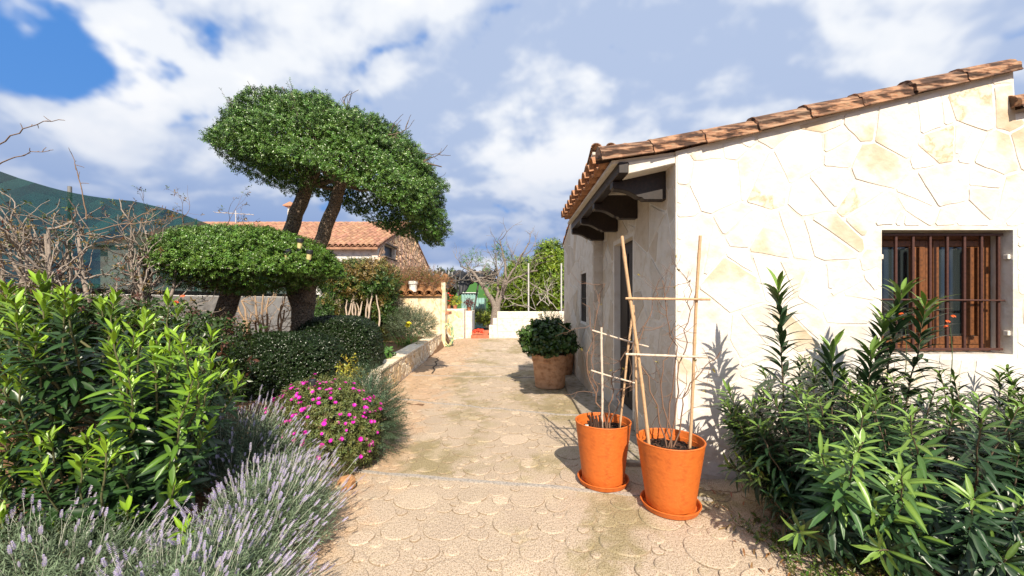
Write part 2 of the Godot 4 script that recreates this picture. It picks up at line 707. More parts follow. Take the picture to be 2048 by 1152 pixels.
func build_ground() -> void:
	spot.seed = 3
	spot.frequency = 1.0
	spot.fractal_octaves = 3
	var grain := noise_tex(21, 0.035, [[0.0, grey(0.55)], [0.38, grey(0.82)], [0.6, grey(0.93)], [1.0, grey(1.0)]], 6)
	var pits := noise_tex(22, 0.03, [], 6)
	var soil := matte(lin(0.21, 0.13, 0.075), 1.0, grain, 0.7, pits, 3.0)
	var g := MB.new()
	g.quad(Vector3(-300, -0.06, 300), Vector3(300, -0.06, 300), Vector3(300, -0.06, -500), Vector3(-300, -0.06, -500), Vector3.UP)
	structure("ground", g.mesh(), soil)

	# low hills behind the gardens
	var hl := MB.new()
	var prev := Vector3.ZERO
	for k in 61:
		var az := deg_to_rad(-75.0 + k * 2.5)
		var r := 260.0
		var top := Vector3(sin(az) * r, 7.0 + 5.0 * spot.get_noise_2d(k * 0.17, 5.0) + 3.0 * spot.get_noise_2d(k * 0.6, 9.0), -cos(az) * r)
		if k > 0:
			var out := Vector3(-sin(az), 0.5, cos(az))
			hl.quad(prev, top, Vector3(top.x * 0.72, -0.1, top.z * 0.72), Vector3(prev.x * 0.72, -0.1, prev.z * 0.72), out)
			hl.quad(prev, top, Vector3(top.x * 1.3, -0.1, top.z * 1.3), Vector3(prev.x * 1.3, -0.1, prev.z * 1.3), -out + Vector3.UP)
		prev = top
	structure("hills", hl.mesh(), matte(lin(0.045, 0.075, 0.03), 1.0, noise_tex(23, 0.02, [[0.0, grey(0.4)], [1.0, grey(1.0)]]), 0.03))

	# the concrete path: a slab with an uneven face
	var speck := noise_tex(25, 0.09, [[0.0, Color(0.58, 0.54, 0.48)], [0.34, Color(0.80, 0.77, 0.72)], [0.46, Color(0.91, 0.90, 0.88)], [0.60, grey(0.97)], [1.0, grey(1.0)]], 7)
	var pm := matte(Color(1, 1, 1), 0.92, speck, 1.7, pits, 0.5, true)
	var b := MB.new()
	var x0 := -2.3
	var x1 := 2.05
	var za := 3.0
	var nx := 62
	var nz := 210
	var step := (16.3 + za) / nz
	var hh := func(x: float, z: float) -> float:
		return -0.0080 + 0.0018 * spot.get_noise_2d(x * 3.0, z * 3.0) + 0.0025 * spot.get_noise_2d(x * 14.0, z * 14.0)
	for i in nx:
		for j in nz:
			var xa := lerpf(x0, x1, float(i) / nx)
			var xb := lerpf(x0, x1, float(i + 1) / nx)
			var z0 := za - step * j
			var z1 := za - step * (j + 1)
			var q := [Vector3(xa, hh.call(xa, z0), z0), Vector3(xb, hh.call(xb, z0), z0), Vector3(xb, hh.call(xb, z1), z1), Vector3(xa, hh.call(xa, z1), z1)]
			var at := b.c.size()
			b.quad(q[0], q[1], q[2], q[3], Vector3.UP)
			for p in range(at, b.c.size()):
				b.c[p] = path_tint(b.v[p].x, b.v[p].z)
	var path := structure("path", b.mesh(), pm)

	# imprinted round stones, packed big to small
	rng.seed = 77
	var grid := {}
	var discs := []
	var joints := [[Vector2(-2.2, -3.78), Vector2(1.6, -3.12)], [Vector2(-2.0, -6.35), Vector2(1.0, -5.35)], [Vector2(-2.1, -8.3), Vector2(1.0, -8.0)], [Vector2(-2.2, -9.6), Vector2(1.0, -9.25)]]
	for pass_ in [[0.150, 900], [0.120, 2200], [0.090, 5200], [0.062, 16000], [0.040, 30000]]:
		for k in pass_[1]:
			var r: float = pass_[0] * rf(0.86, 1.12)
			var p := Vector2(rf(-2.25, 1.98), -rf(1.6, 16.0))
			if p.x + r > 0.93 and p.y < -3.6:
				continue
			if pass_[0] < 0.05 and p.y < -8.0:
				continue
			var ok := true
			for jt in joints:
				var cp := Geometry2D.get_closest_point_to_segment(p, jt[0], jt[1])
				if cp.distance_to(p) < r + 0.03:
					ok = false
			var gx := int(floor(p.x / 0.36))
			var gy := int(floor(p.y / 0.36))
			for ax in range(gx - 1, gx + 2):
				for ay in range(gy - 1, gy + 2):
					if not ok:
						break
					for o in grid.get(Vector2i(ax, ay), []):
						if p.distance_to(Vector2(o.x, o.y)) < r + o.z + 0.004:
							ok = false
							break
			if not ok:
				continue
			var key := Vector2i(gx, gy)
			if not grid.has(key):
				grid[key] = []
			grid[key].append(Vector3(p.x, p.y, r))
			discs.append(Vector3(p.x, p.y, r))
	discs.sort_custom(func(p, q): return Vector2(p.x, p.y).length() < Vector2(q.x, q.y).length())
	var rest := MB.new()
	for k in discs.size():
		var dd: Vector3 = discs[k]
		if dd.y < -1.9 and rf(0, 1) < 0.05:
			continue
		var m := MB.new() if k < 300 else rest
		var sides := 20 if k < 300 else 12
		var top := []
		var edge := []
		var low := []
		var ph := rf(0, TAU)
		var hgt := rf(-0.001, 0.0018)
		var tilt := Vector2(rf(-0.012, 0.012), rf(-0.012, 0.012))
		var worn := rf(0, TAU)
		for s in sides:
			var a := TAU * s / sides
			var rr := dd.z * (1.0 + 0.05 * sin(2.0 * a + ph) + 0.03 * sin(3.0 * a - ph))
			var u := Vector2(cos(a), sin(a))
			var sink := 0.004 * maxf(0.0, cos(a - worn))
			edge.append(Vector3(dd.x + u.x * rr, hgt - sink - 0.001 + tilt.dot(u) * rr * 0.4, dd.y + u.y * rr))
			top.append(Vector3(dd.x + u.x * (rr - 0.006), hgt - sink * 0.7 + 0.001 + tilt.dot(u) * rr * 0.4, dd.y + u.y * (rr - 0.006)))
			low.append(Vector3(dd.x + u.x * (rr + 0.0045), -0.0065, dd.y + u.y * (rr + 0.0045)))
		var mid := Vector3(dd.x, hgt, dd.y)
		var at2 := m.c.size()
		var soiled := []
		for s in sides:
			var s2 := (s + 1) % sides
			m.flat(mid, top[s], top[s2], Vector3.UP)
			m.quad(top[s], top[s2], edge[s2], edge[s], Vector3.UP)
			soiled.append(m.c.size())
			m.quad(edge[s], edge[s2], low[s2], low[s], Vector3(edge[s].x - dd.x, 0.05, edge[s].z - dd.y))
		var tone := rf(0.95, 1.05) if rng.randf() < 0.92 else rf(1.10, 1.22)
		for p in range(at2, m.c.size()):
			var tc := path_tint(m.v[p].x, m.v[p].z)
			m.c[p] = Color(tc.r * tone, tc.g * tone, tc.b * tone)
		# earth packed into the imprint round most of each stone
		for q in soiled:
			if spot.get_noise_2d(m.v[q].x * 4.0 + 70.0, m.v[q].z * 4.0) > 0.02:
				for p in range(q, q + 6):
					m.c[p] = Color(0.33, 0.25, 0.17)
		if k < 300:
			part("imprinted_stone", m.mesh(), pm, path)
	part("imprinted_stones", rest.mesh(), pm, path).set_meta("kind", "stuff")

	# cement smeared over the expansion joints
	var cm := matte(lin(0.47, 0.42, 0.37), 0.9, grain, 2.0)
	for k in joints.size():
		var sm := MB.new()
		var pa := []
		var pb := []
		var n := 40
		for s in n + 1:
			var p: Vector2 = joints[k][0].lerp(joints[k][1], float(s) / n)
			var wob := 0.03 * spot.get_noise_2d(s * 0.14, k * 7.0) * (3.0 if k == 1 else 1.0)
			var wd := (0.020 if k < 2 else 0.012) + 0.012 * spot.get_noise_2d(s * 0.5, k * 3.0 + 50.0)
			pa.append(Vector3(p.x, 0.0045, p.y + wob + wd))
			pb.append(Vector3(p.x, 0.0045, p.y + wob - wd))
		for s in n:
			sm.quad(pa[s], pa[s + 1], pb[s + 1], pb[s], Vector3.UP)
			sm.quad(pa[s], pa[s + 1], pa[s + 1] - Vector3(0, 0.02, 0), pa[s] - Vector3(0, 0.02, 0), Vector3(0, 0, 1))
		part("cement_joint", sm.mesh(), cm, path)
	# a crack by the planter
	var cr := MB.new()
	cr.tube(curve_pts(Vector3(-2.05, 0.0, -10.9), Vector3(-1.75, 0.0, -8.5), Vector3.ZERO, 9, 0.05).map(func(p): return Vector3(p.x, 0.0, p.z)), taper(0.012, 0.02, 9), 4)
	part("crack", cr.mesh(), matte(lin(0.06, 0.045, 0.03), 1.0), path)

	# smooth pavement strip along the house wall
	var sw := MB.new()
	for k in 6:
		var d0 := 3.76 + k * 1.05
		sw.aabb(Vector3(0.97 + rf(-0.012, 0.012), -0.05, -d0 - 0.006), Vector3(1.48, 0.035 + rf(-0.004, 0.004), -d0 - 1.045), 0.008)
	structure("pavement", sw.mesh(), matte(lin(0.40, 0.34, 0.27), 0.9, noise_tex(24, 0.02, [[0.0, Color(0.62, 0.62, 0.5)], [0.5, grey(0.92)], [1.0, grey(1.0)]]), 0.8, pits, 1.0))

	# planted bed
	var bed := MB.new()
	for i in 30:
		for j in 60:
			var q2 := []
			for e in [[0, 0], [1, 0], [1, 1], [0, 1]]:
				var x := lerpf(-6.0, -1.35, (i + e[0]) / 30.0)
				var d := lerpf(-1.0, 14.6, (j + e[1]) / 60.0)
				if d > 6.2 and x > -2.3:
					x = -2.3
				q2.append(Vector3(x, bed_height(x, d) - 0.012 + 0.025 * spot.get_noise_2d(x * 3.0, d * 3.0), -d))
			bed.quad(q2[0], q2[1], q2[2], q2[3], Vector3.UP)
	structure("soil_bed", bed.mesh(), matte(lin(0.30, 0.165, 0.085), 1.0, grain, 1.5, pits, 3.0))


# ---------------------------------------------------------------- the stone-clad house
func P(x: float, y: float, d: float) -> Vector3:
	return Vector3(x, y, -d)


func deck_y(x: float) -> float:
	return 2.934 + (x - 1.47) * (0.237 if x > 1.47 else 0.135)


# a barrel tile along +x (uphill), lying on y = 0, low end at the origin
func barrel(length: float, r0: float, r1: float, thick: float, arc := PI, sides := 9, up := true) -> ArrayMesh:
	var b := MB.new()
	var lenk := 4
	var grid_o := []
	var grid_i := []
	for k in lenk + 1:
		var s := float(k) / lenk
		var r := lerpf(r0, r1, s)
		var ro := []
		var ri := []
		for j in sides + 1:
			var a := lerpf(0.5 * PI - arc * 0.5, 0.5 * PI + arc * 0.5, float(j) / sides)
			var u := Vector3(0, sin(a) if up else -sin(a), cos(a))
			ro.append(Vector3(length * s, 0, 0) + u * r)
			ri.append(Vector3(length * s, 0, 0) + u * (r - thick))
		grid_o.append(ro)
		grid_i.append(ri)
	for k in lenk:
		for j in sides:
			var f := func(g, kk, jj): return (g[kk][jj] - Vector3(g[kk][jj].x, 0, 0)).normalized()
			b.squad(grid_o[k][j], grid_o[k][j + 1], grid_o[k + 1][j + 1], grid_o[k + 1][j], f.call(grid_o, k, j), f.call(grid_o, k, j + 1), f.call(grid_o, k + 1, j + 1), f.call(grid_o, k + 1, j))
			b.squad(grid_i[k][j], grid_i[k][j + 1], grid_i[k + 1][j + 1], grid_i[k + 1][j], -f.call(grid_i, k, j), -f.call(grid_i, k, j + 1), -f.call(grid_i, k + 1, j + 1), -f.call(grid_i, k + 1, j))
	for j in sides:
		b.quad(grid_o[0][j], grid_o[0][j + 1], grid_i[0][j + 1], grid_i[0][j], Vector3(-1, 0, 0))
		b.quad(grid_o[lenk][j], grid_o[lenk][j + 1], grid_i[lenk][j + 1], grid_i[lenk][j], Vector3(1, 0, 0))
	for e in [0, sides]:
		for k in lenk:
			b.quad(grid_o[k][e], grid_o[k + 1][e], grid_i[k + 1][e], grid_i[k][e], Vector3.DOWN if up else Vector3.UP)
	return b.mesh()


# verge tile: a barrel with a skirt hanging over the gable, seen from +z
func verge(length: float) -> ArrayMesh:
	var b := MB.new()
	var prof := [Vector2(-0.10, 0.01), Vector2(-0.09, 0.07), Vector2(-0.055, 0.105), Vector2(0.0, 0.122), Vector2(0.05, 0.113), Vector2(0.085, 0.088), Vector2(0.098, 0.062), Vector2(0.116, 0.052), Vector2(0.122, 0.040), Vector2(0.118, -0.008), Vector2(0.128, -0.028), Vector2(0.112, -0.032), Vector2(0.098, -0.004), Vector2(0.09, 0.035)]
	var k := prof.size()
	var st := [[0.0, 1.06], [0.018, 1.06], [0.035, 1.02], [0.20, 1.0], [length - 0.03, 0.94], [length, 0.94]]
	for i in st.size() - 1:
		for j in k - 1:
			var a: Vector2 = prof[j]
			var c2: Vector2 = prof[j + 1]
			var o := Vector2(-(c2 - a).y, (c2 - a).x)
			var q := []
			for e in [[i, a], [i, c2], [i + 1, c2], [i + 1, a]]:
				var s: float = st[e[0]][1]
				q.append(Vector3(st[e[0]][0], e[1].y * s, e[1].x * s))
			b.quad(q[0], q[1], q[2], q[3], Vector3(0, o.y, o.x))
	for e in [0, st.size() - 1]:
		var s2: float = st[e][1]
		for j in range(1, 9):
			b.flat(Vector3(st[e][0], 0.02 * s2, 0.0), Vector3(st[e][0], prof[j].y * s2, prof[j].x * s2), Vector3(st[e][0], prof[j + 1].y * s2, prof[j + 1].x * s2), Vector3(-1 if e == 0 else 1, 0, 0))
	return b.mesh()


func rect(x0: float, y0: float, x1: float, y1: float) -> PackedVector2Array:
	return PackedVector2Array([Vector2(x0, y0), Vector2(x1, y0), Vector2(x1, y1), Vector2(x0, y1)])


func stone_mats(stain: Texture2D, bump: Texture2D) -> Array:
	var out := []
	var vein := noise_tex(33, 0.006, [[0.0, Color(1, 1, 1)], [0.58, Color(1, 0.99, 0.97)], [0.655, Color(0.94, 0.89, 0.81)], [0.69, Color(0.86, 0.78, 0.66)], [0.715, Color(1, 0.97, 0.90)], [1.0, Color(1, 1, 1)]], 5, FastNoiseLite.TYPE_SIMPLEX_SMOOTH, 512, 60.0)
	var smear := noise_tex(36, 0.004, [[0.0, Color(0.87, 0.80, 0.69)], [0.22, Color(0.93, 0.88, 0.80)], [0.36, Color(1, 0.99, 0.96)], [1.0, Color(1, 1, 1)]], 6, FastNoiseLite.TYPE_SIMPLEX_SMOOTH, 512, 40.0)
	for k in [[0.74, 0.68, 0.59, stain], [0.79, 0.74, 0.66, stain], [0.77, 0.70, 0.60, vein], [0.74, 0.69, 0.61, smear], [0.82, 0.78, 0.71, stain], [0.80, 0.75, 0.67, stain], [0.77, 0.71, 0.62, smear], [0.72, 0.67, 0.60, stain], [0.76, 0.70, 0.61, smear]]:
		out.append(matte(lin(k[0] * 0.92, k[1] * 0.935, k[2] * 1.0), 0.85, k[3], 0.55, bump, 0.6))
	return out


func build_house() -> void:
	var stain := noise_tex(31, 0.012, [[0.0, Color(0.93, 0.90, 0.86)], [0.30, Color(0.97, 0.96, 0.94)], [0.6, Color(1, 1, 1)], [1.0, Color(1, 0.99, 0.97)]], 6)
	var rough := noise_tex(32, 0.03, [], 5)
	var stones := stone_mats(stain, rough)
	# stained porch and wing stones: grey-buff tones darkened to paint in their shade
	var shade_stones := []
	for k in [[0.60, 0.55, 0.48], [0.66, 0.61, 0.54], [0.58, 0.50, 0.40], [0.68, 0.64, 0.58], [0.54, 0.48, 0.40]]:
		shade_stones.append(matte(lin(k[0], k[1], k[2]), 0.9, stain, 0.9, rough, 0.6))
	var plaster := matte(lin(0.73, 0.69, 0.63), 0.95, stain, 0.5, rough, 0.8)
	var old := noise_tex(34, 0.016, [[0.0, Color(0.26, 0.23, 0.22)], [0.42, Color(0.42, 0.36, 0.33)], [0.50, Color(0.72, 0.60, 0.52)], [0.58, Color(0.98, 0.86, 0.76)], [0.70, Color(0.95, 0.93, 0.86)], [0.76, Color(1, 0.84, 0.72)], [1.0, Color(1, 0.90, 0.80)]], 6, FastNoiseLite.TYPE_SIMPLEX_SMOOTH, 512, 20.0)
	var clay := noise_tex(35, 0.02, [[0.0, grey(0.62)], [0.4, grey(0.86)], [1.0, grey(1.0)]], 5)
	var tile_old := matte(lin(0.42, 0.295, 0.22), 0.92, old, 0.9, rough, 1.0)
	var tile_grey := matte(lin(0.40, 0.30, 0.24), 0.95, old, 0.63, rough, 1.0)
	tile_old.uv1_scale = Vector3(0.5, 2.2, 0.9)
	tile_grey.uv1_scale = Vector3(0.35, 1.8, 0.7)
	var tile_new := matte(lin(0.52, 0.255, 0.13), 0.9, clay, 1.6, rough, 1.0)
	var timber := matte(lin(0.028, 0.014, 0.009), 0.55, noise_tex(37, 0.02, [[0.0, grey(0.5)], [1.0, grey(1.0)]]), 2.5)
	var iron := matte(lin(0.085, 0.028, 0.018), 0.6, clay, 3.0)
	var wood := matte(lin(0.21, 0.075, 0.022), 0.5, clay, 2.5)
	var dark := matte(lin(0.018, 0.013, 0.011), 0.6)

	var h := thing("stone_house", "low cream house clad in irregular stone slabs with terracotta tiled roof", "house", P(1.47, 0, 3.5))

	# gable wall with its window opening
	var hole := rect(3.32, 1.11, 4.50, 2.23)
	var out := PackedVector2Array([Vector2(1.47, -0.1), Vector2(7.2, -0.1), Vector2(7.2, 3.80), Vector2(4.52, 3.27), Vector2(4.50, deck_y(4.50)), Vector2(1.47, deck_y(1.47))])
	var tg := Transform3D(Basis(), Vector3(0, 0, -3.5))
	var w := MB.new()
	for piece in Geometry2D.clip_polygons(Geometry2D.intersect_polygons(out, rect(1.0, -1, 3.9, 5))[0], hole):
		w.prism(piece, tg, -0.26, -0.002)
		w.back(piece, tg, -0.26)
	for piece in Geometry2D.clip_polygons(Geometry2D.intersect_polygons(out, rect(3.9, -1, 9, 5))[0], hole):
		w.prism(piece, tg, -0.26, -0.002)
		w.back(piece, tg, -0.26)
	var gable := part("gable_wall", w.mesh(), plaster, h)
	var face := PackedVector2Array([Vector2(1.475, 0.0), Vector2(6.6, 0.0), Vector2(6.6, 3.62), Vector2(4.53, 3.22), Vector2(4.49, deck_y(4.49) - 0.02), Vector2(1.475, deck_y(1.475) - 0.02)])
	clad(gable, "cladding_stone", tg, face, [rect(3.29, 1.08, 4.53, 2.26)], 0.40, 5, stones, 0.020, 0.0024, 0.92)

	# wall in the porch recess, with the door opening
	var tr := Transform3D(Basis(Vector3(0, 0, 1), Vector3(0, 1, 0), Vector3(-1, 0, 0)), Vector3(1.47, 0, 0))   # x runs towards the viewer, out = -x
	var rw := MB.new()
	for r in [rect(-6.34, -0.1, -5.62, 2.90), rect(-5.62, 2.38, -4.76, 2.90), rect(-4.76, -0.1, -3.761, 2.90)]:
		rw.prism(r, tr, -0.26, -0.002)
		rw.back(r, tr, -0.26)
	var recess := part("porch_wall", rw.mesh(), plaster, h)
	clad(recess, "cladding_stone", tr, rect(-6.32, 0.03, -3.515, 2.88), [rect(-5.67, -0.1, -4.71, 2.43)], 0.42, 8, shade_stones, 0.018, 0.0034, 1.35)
	var dr := MB.new()
	dr.aabb(P(1.56, 0.16, 4.762), P(1.60, 2.378, 5.618), 0.003)
	for yy in [[0.30, 0.95], [1.08, 2.22]]:
		for dd in [[4.86, 5.15], [5.22, 5.52]]:
			dr.aabb(P(1.545, yy[0], dd[0]), P(1.562, yy[1], dd[1]), 0.008)
	var door := part("door", dr.mesh(), dark, h)
	var hd := MB.new()
	hd.aabb(P(1.550, 1.16, 4.85), P(1.56, 1.34, 4.89), 0.003)
	hd.tube([P(1.55, 1.25, 4.87), P(1.51, 1.25, 4.87), P(1.505, 1.25, 4.90), P(1.505, 1.25, 4.99)], [0.008, 0.008, 0.008, 0.007], 6)
	part("door_handle", hd.mesh(), matte(lin(0.5, 0.5, 0.5), 0.3), door)
	var th := MB.new()
	th.aabb(P(1.40, -0.05, 4.70), P(1.72, 0.15, 5.68), 0.01)
	part("door_step", th.mesh(), matte(lin(0.42, 0.36, 0.30), 0.8, stain, 1.0), h)

	# the far wing: a lean-to whose side wall falls away from the path's near end
	var top_far := func(d: float) -> float: return 3.95 - (d - 6.34) * 0.282
	var tf := Transform3D(Basis(Vector3(0, 0, 1), Vector3(0, 1, 0), Vector3(-1, 0, 0)), Vector3(1.315, 0, 0))
	var far_out := PackedVector2Array([Vector2(-9.86, -0.1), Vector2(-6.34, -0.1), Vector2(-6.34, 3.95), Vector2(-9.86, top_far.call(9.86))])
	var wh := rect(-7.47, 1.20, -6.93, 2.09)
	var fw := MB.new()
	for piece in Geometry2D.clip_polygons(Geometry2D.intersect_polygons(far_out, rect(-7.2, -1, -6, 5))[0], wh):
		fw.prism(piece, tf, -0.30, -0.002)
	for piece in Geometry2D.clip_polygons(Geometry2D.intersect_polygons(far_out, rect(-10, -1, -7.2, 5))[0], wh):
		fw.prism(piece, tf, -0.30, -0.002)
	fw.aabb(P(1.62, -0.1, 9.6), P(7.2, 2.9, 9.86), 0.0)
	fw.aabb(P(1.62, 2.6, 6.335), P(7.2, 3.95, 6.60), 0.0)
	var wing := part("wing_wall", fw.mesh(), plaster, h)
	clad(wing, "cladding_stone", tf, PackedVector2Array([Vector2(-9.85, 0.03), Vector2(-6.35, 0.03), Vector2(-6.35, 3.90), Vector2(-9.85, 2.90)]), [rect(-7.50, 1.17, -6.90, 2.12)], 0.46, 13, shade_stones, 0.018, 0.0034, 1.35)
	clad(wing, "cladding_stone", Transform3D(Basis(), Vector3(0, 0, -6.333)), rect(1.325, 0.03, 1.468, 2.75), [], 0.34, 17, shade_stones, 0.010, 0.004, 1.6)
	clad(wing, "cladding_stone", Transform3D(Basis(), Vector3(0, 0, -6.333)), rect(1.325, 3.05, 2.4, 3.93), [], 0.34, 18, stones, 0.010, 0.005, 1.0)
	var sg := MB.new()
	sg.aabb(P(1.40, 1.20, 6.93), P(1.43, 2.09, 7.47), 0.002)
	var swin := part("small_window", sg.mesh(), dark, h)
	var gr := MB.new()
	for k in 5:
		gr.aabb(P(1.325, 1.20, 6.98 + k * 0.11), P(1.340, 2.09, 6.995 + k * 0.11), 0.002)
	gr.aabb(P(1.323, 1.62, 6.93), P(1.342, 1.64, 7.47), 0.002)
	part("window_bars", gr.mesh(), dark, swin)

	# roof deck, soffit, porch beam and brackets
	var dk := MB.new()
	var dp := PackedVector2Array([Vector2(0.90, deck_y(0.90) - 0.03), Vector2(1.47, deck_y(1.47) - 0.03), Vector2(4.5, deck_y(4.5) - 0.03), Vector2(4.5, deck_y(4.5)), Vector2(1.47, deck_y(1.47)), Vector2(0.90, deck_y(0.90))])
	var td := Transform3D(Basis(), Vector3(0, 0, -6.32))
	dk.prism(dp, td, 0.0, 2.80)
	dk.back(dp, td, 0.0)
	var d2 := PackedVector2Array([Vector2(4.52, 3.24), Vector2(7.2, 3.77), Vector2(7.2, 3.84), Vector2(4.52, 3.31)])
	dk.prism(d2, td, 0.0, 2.80)
	dk.back(d2, td, 0.0)
	var deck := part("roof_deck", dk.mesh(), plaster, h)
	var vg := MB.new()
	var vp := PackedVector2Array([Vector2(1.046, 2.735), Vector2(1.469, 2.83), Vector2(1.469, deck_y(1.469) - 0.031), Vector2(1.046, deck_y(1.046) - 0.031)])
	vg.prism(vp, Transform3D(Basis(), Vector3(0, 0, -3.70)), 0.0, 0.195, 0.006)
	vg.back(vp, Transform3D(Basis(), Vector3(0, 0, -3.70)), 0.0)
	part("gable_return", vg.mesh(), plaster, h)
	var bm := MB.new()
	bm.aabb(P(0.955, 2.735, 3.49), P(1.045, 2.835, 5.30), 0.006)
	bm.aabb(P(0.958, 2.732, 5.305), P(1.042, 2.832, 6.32), 0.006)
	part("porch_beam", bm.mesh(), timber, h)
	var cp := PackedVector2Array([Vector2(1.465, 2.555), Vector2(1.465, 2.825), Vector2(1.047, 2.825), Vector2(1.047, 2.73), Vector2(0.958, 2.73), Vector2(0.958, 2.675)])
	for k in 9:
		var s := k / 8.0
		cp.append(Vector2(lerpf(0.975, 1.20, s), 2.655 - 0.075 * s + 0.022 * sin(s * PI)))
	cp.append(Vector2(1.235, 2.575))
	cp.append(Vector2(1.255, 2.556))
	for dd in [3.71, 4.55, 5.40, 6.20]:
		var cb := MB.new()
		var tc := Transform3D(Basis(), Vector3(0, 0, -dd - 0.10))
		cb.prism(cp, tc, 0.0, 0.10, 0.005)
		cb.back(cp, tc, 0.0)
		part("bracket", cb.mesh(), timber, h)

	# tiles: the verge above the gable, the eave courses, the far wing's top row
	rng.seed = 4
	var vt := verge(0.50)
	for k in 8:
		var x := 0.79 + k * 0.462
		var sl := 0.237 if x > 1.2 else 0.16
		var tl := Transform3D(Basis(Vector3(0, 0, 1), atan(sl) - 0.018 + rf(-0.006, 0.006)), Vector3(x, deck_y(x) + 0.022 + rf(-0.003, 0.003), -3.56 + rf(-0.006, 0.006)))
		part("verge_tile", vt, tile_old if k % 3 else tile_grey, deck, tl)
	for k in 5:
		var x := 4.47 + k * 0.462
		part("verge_tile", vt, tile_old, deck, Transform3D(Basis(Vector3(0, 0, 1), atan(0.1978) - 0.018), Vector3(x, 3.32 + (x - 4.52) * 0.1978, -3.54)))
	var cover := barrel(0.52, 0.092, 0.074, 0.014)
	var pan := barrel(0.50, 0.085, 0.10, 0.013, PI * 0.85, 7, false)
	for r in 11:
		var d := 3.86 + r * 0.232
		for k in 8:
			var x := 0.79 + k * 0.462 + rf(-0.012, 0.012)
			var sl := 0.237 if x > 1.2 else 0.16
			part("roof_tile", cover, tile_new if (k < 1 or rng.randf() < 0.4) else tile_old, deck, Transform3D(Basis(Vector3(0, 0, 1), atan(sl) - 0.02 + rf(-0.008, 0.008)), Vector3(x, deck_y(x) + 0.075 + rf(-0.004, 0.004), -d + rf(-0.008, 0.008))))
		for k in 2:
			var x := 0.815 + k * 0.462
			part("channel_tile", pan, tile_new, deck, Transform3D(Basis(Vector3(0, 0, 1), atan(0.16) - 0.02), Vector3(x, deck_y(x) + 0.092, -d + 0.116)))
	var along := Basis(Vector3(0, 0, -1), Vector3(0, 1, 0), Vector3(1, 0, 0))
	var slope := Basis(Vector3(1, 0, 0), -0.27) * along
	var wd := MB.new()
	var wp := PackedVector2Array([Vector2(-9.95, top_far.call(9.95) - 0.02), Vector2(-6.30, 3.95), Vector2(-6.30, 3.99), Vector2(-9.95, top_far.call(9.95) + 0.03)])
	wd.prism(wp, Transform3D(Basis(Vector3(0, 0, 1), Vector3(0, 1, 0), Vector3(-1, 0, 0)), Vector3(1.30, 0, 0)), -5.8, 0.0)
	var wdk := part("wing_roof_deck", wd.mesh(), plaster, h)
	for r in 10:
		for k in 8:
			var d := 6.26 + k * 0.47
			if r > 0 and k > 2:
				continue
			part("wing_roof_tile", cover, tile_old if rng.randf() < 0.7 else tile_new, wdk, Transform3D(slope, Vector3(1.36 + r * 0.235, top_far.call(d) + 0.075, -d + rf(-0.01, 0.01))))
		part("wing_channel_tile", pan, tile_new, wdk, Transform3D(slope, Vector3(1.48 + r * 0.235, 3.95 + 0.10, -6.28)))

	# the barred window
	var wf := MB.new()
	for r in [[3.33, 1.12, 3.385, 2.22], [4.435, 1.12, 4.495, 2.22], [3.386, 2.165, 4.434, 2.22], [3.386, 1.12, 4.434, 1.18]]:
		wf.aabb(P(r[0], r[1], 3.66), P(r[2], r[3], 3.73), 0.004)
	var frame := part("window_frame", wf.mesh(), wood, h)
	for leaf in [[3.39, 3.875], [3.95, 4.43]]:
		var lf := MB.new()
		var a: float = leaf[0]
		var c: float = leaf[1]
		lf.aabb(P(a, 1.185, 3.655), P(a + 0.055, 2.16, 3.70), 0.004)
		lf.aabb(P(c - 0.055, 1.185, 3.655), P(c, 2.16, 3.70), 0.004)
		lf.aabb(P(a + 0.056, 1.185, 3.655), P(c - 0.056, 1.26, 3.70), 0.004)
		lf.aabb(P(a + 0.056, 2.10, 3.655), P(c - 0.056, 2.16, 3.70), 0.004)
		part("window_sash", lf.mesh(), wood, frame)
		var gp := MB.new()
		gp.aabb(P(a + 0.05, 1.255, 3.675), P(c - 0.05, 2.105, 3.681), 0.0)
		var gm := StandardMaterial3D.new()
		gm.albedo_color = Color(0.25, 0.29, 0.30, 0.30)
		gm.transparency = BaseMaterial3D.TRANSPARENCY_ALPHA
		gm.roughness = 0.02
		gm.metallic_specular = 0.6
		part("window_pane", gp.mesh(), gm, frame)
	# wooden shutters standing open inwards beside each sash, and the mid post
	var sh := MB.new()
	sh.aabb(P(3.877, 1.185, 3.66), P(3.948, 2.16, 3.72), 0.006)
	part("window_post", sh.mesh(), wood, frame)
	for s in [[3.70, 3.735], [3.765, 3.80], [4.235, 4.27], [4.30, 4.335]]:
		var sm := MB.new()
		sm.aabb(P(s[0], 1.27, 3.60), P(s[1], 2.09, 3.645), 0.005)
		part("shutter_stile", sm.mesh(), wood, frame)
	var gg := MB.new()
	for y in [1.14, 2.185]:
		gg.aabb(P(3.345, y, 3.550), P(4.475, y + 0.022, 3.572), 0.003)
	gg.tube([P(3.335, 1.605, 3.551), P(4.485, 1.595, 3.551)], [0.009, 0.009], 6)
	var grille := part("window_grille", gg.mesh(), iron, h)
	var bar := MB.new()
	bar.aabb(Vector3(-0.011, 0, -0.011), Vector3(0.011, 1.06, 0.011), 0.003)
	var barm := bar.mesh()
	for k in 8:
		part("grille_bar", barm, iron, grille, Transform3D(Basis(), P(3.355 + k * 0.1567, 1.135, 3.572)))
	for y in [1.30, 1.99]:
		for x in [3.34, 4.485]:
			var an := MB.new()
			an.aabb(P(x - 0.014, y - 0.022, 3.515), P(x + 0.012, y + 0.022, 3.553), 0.004)
			part("grille_anchor", an.mesh(), plaster, grille)
	# ceiling, floor and back wall of the room behind, so that the opening looks into a closed room
	var room := MB.new()
	room.aabb(P(1.75, -0.05, 3.77), P(7.2, 0.0, 9.6), 0.0)
	room.aabb(P(6.95, 0.0, 3.77), P(7.2, 3.7, 9.6), 0.0)
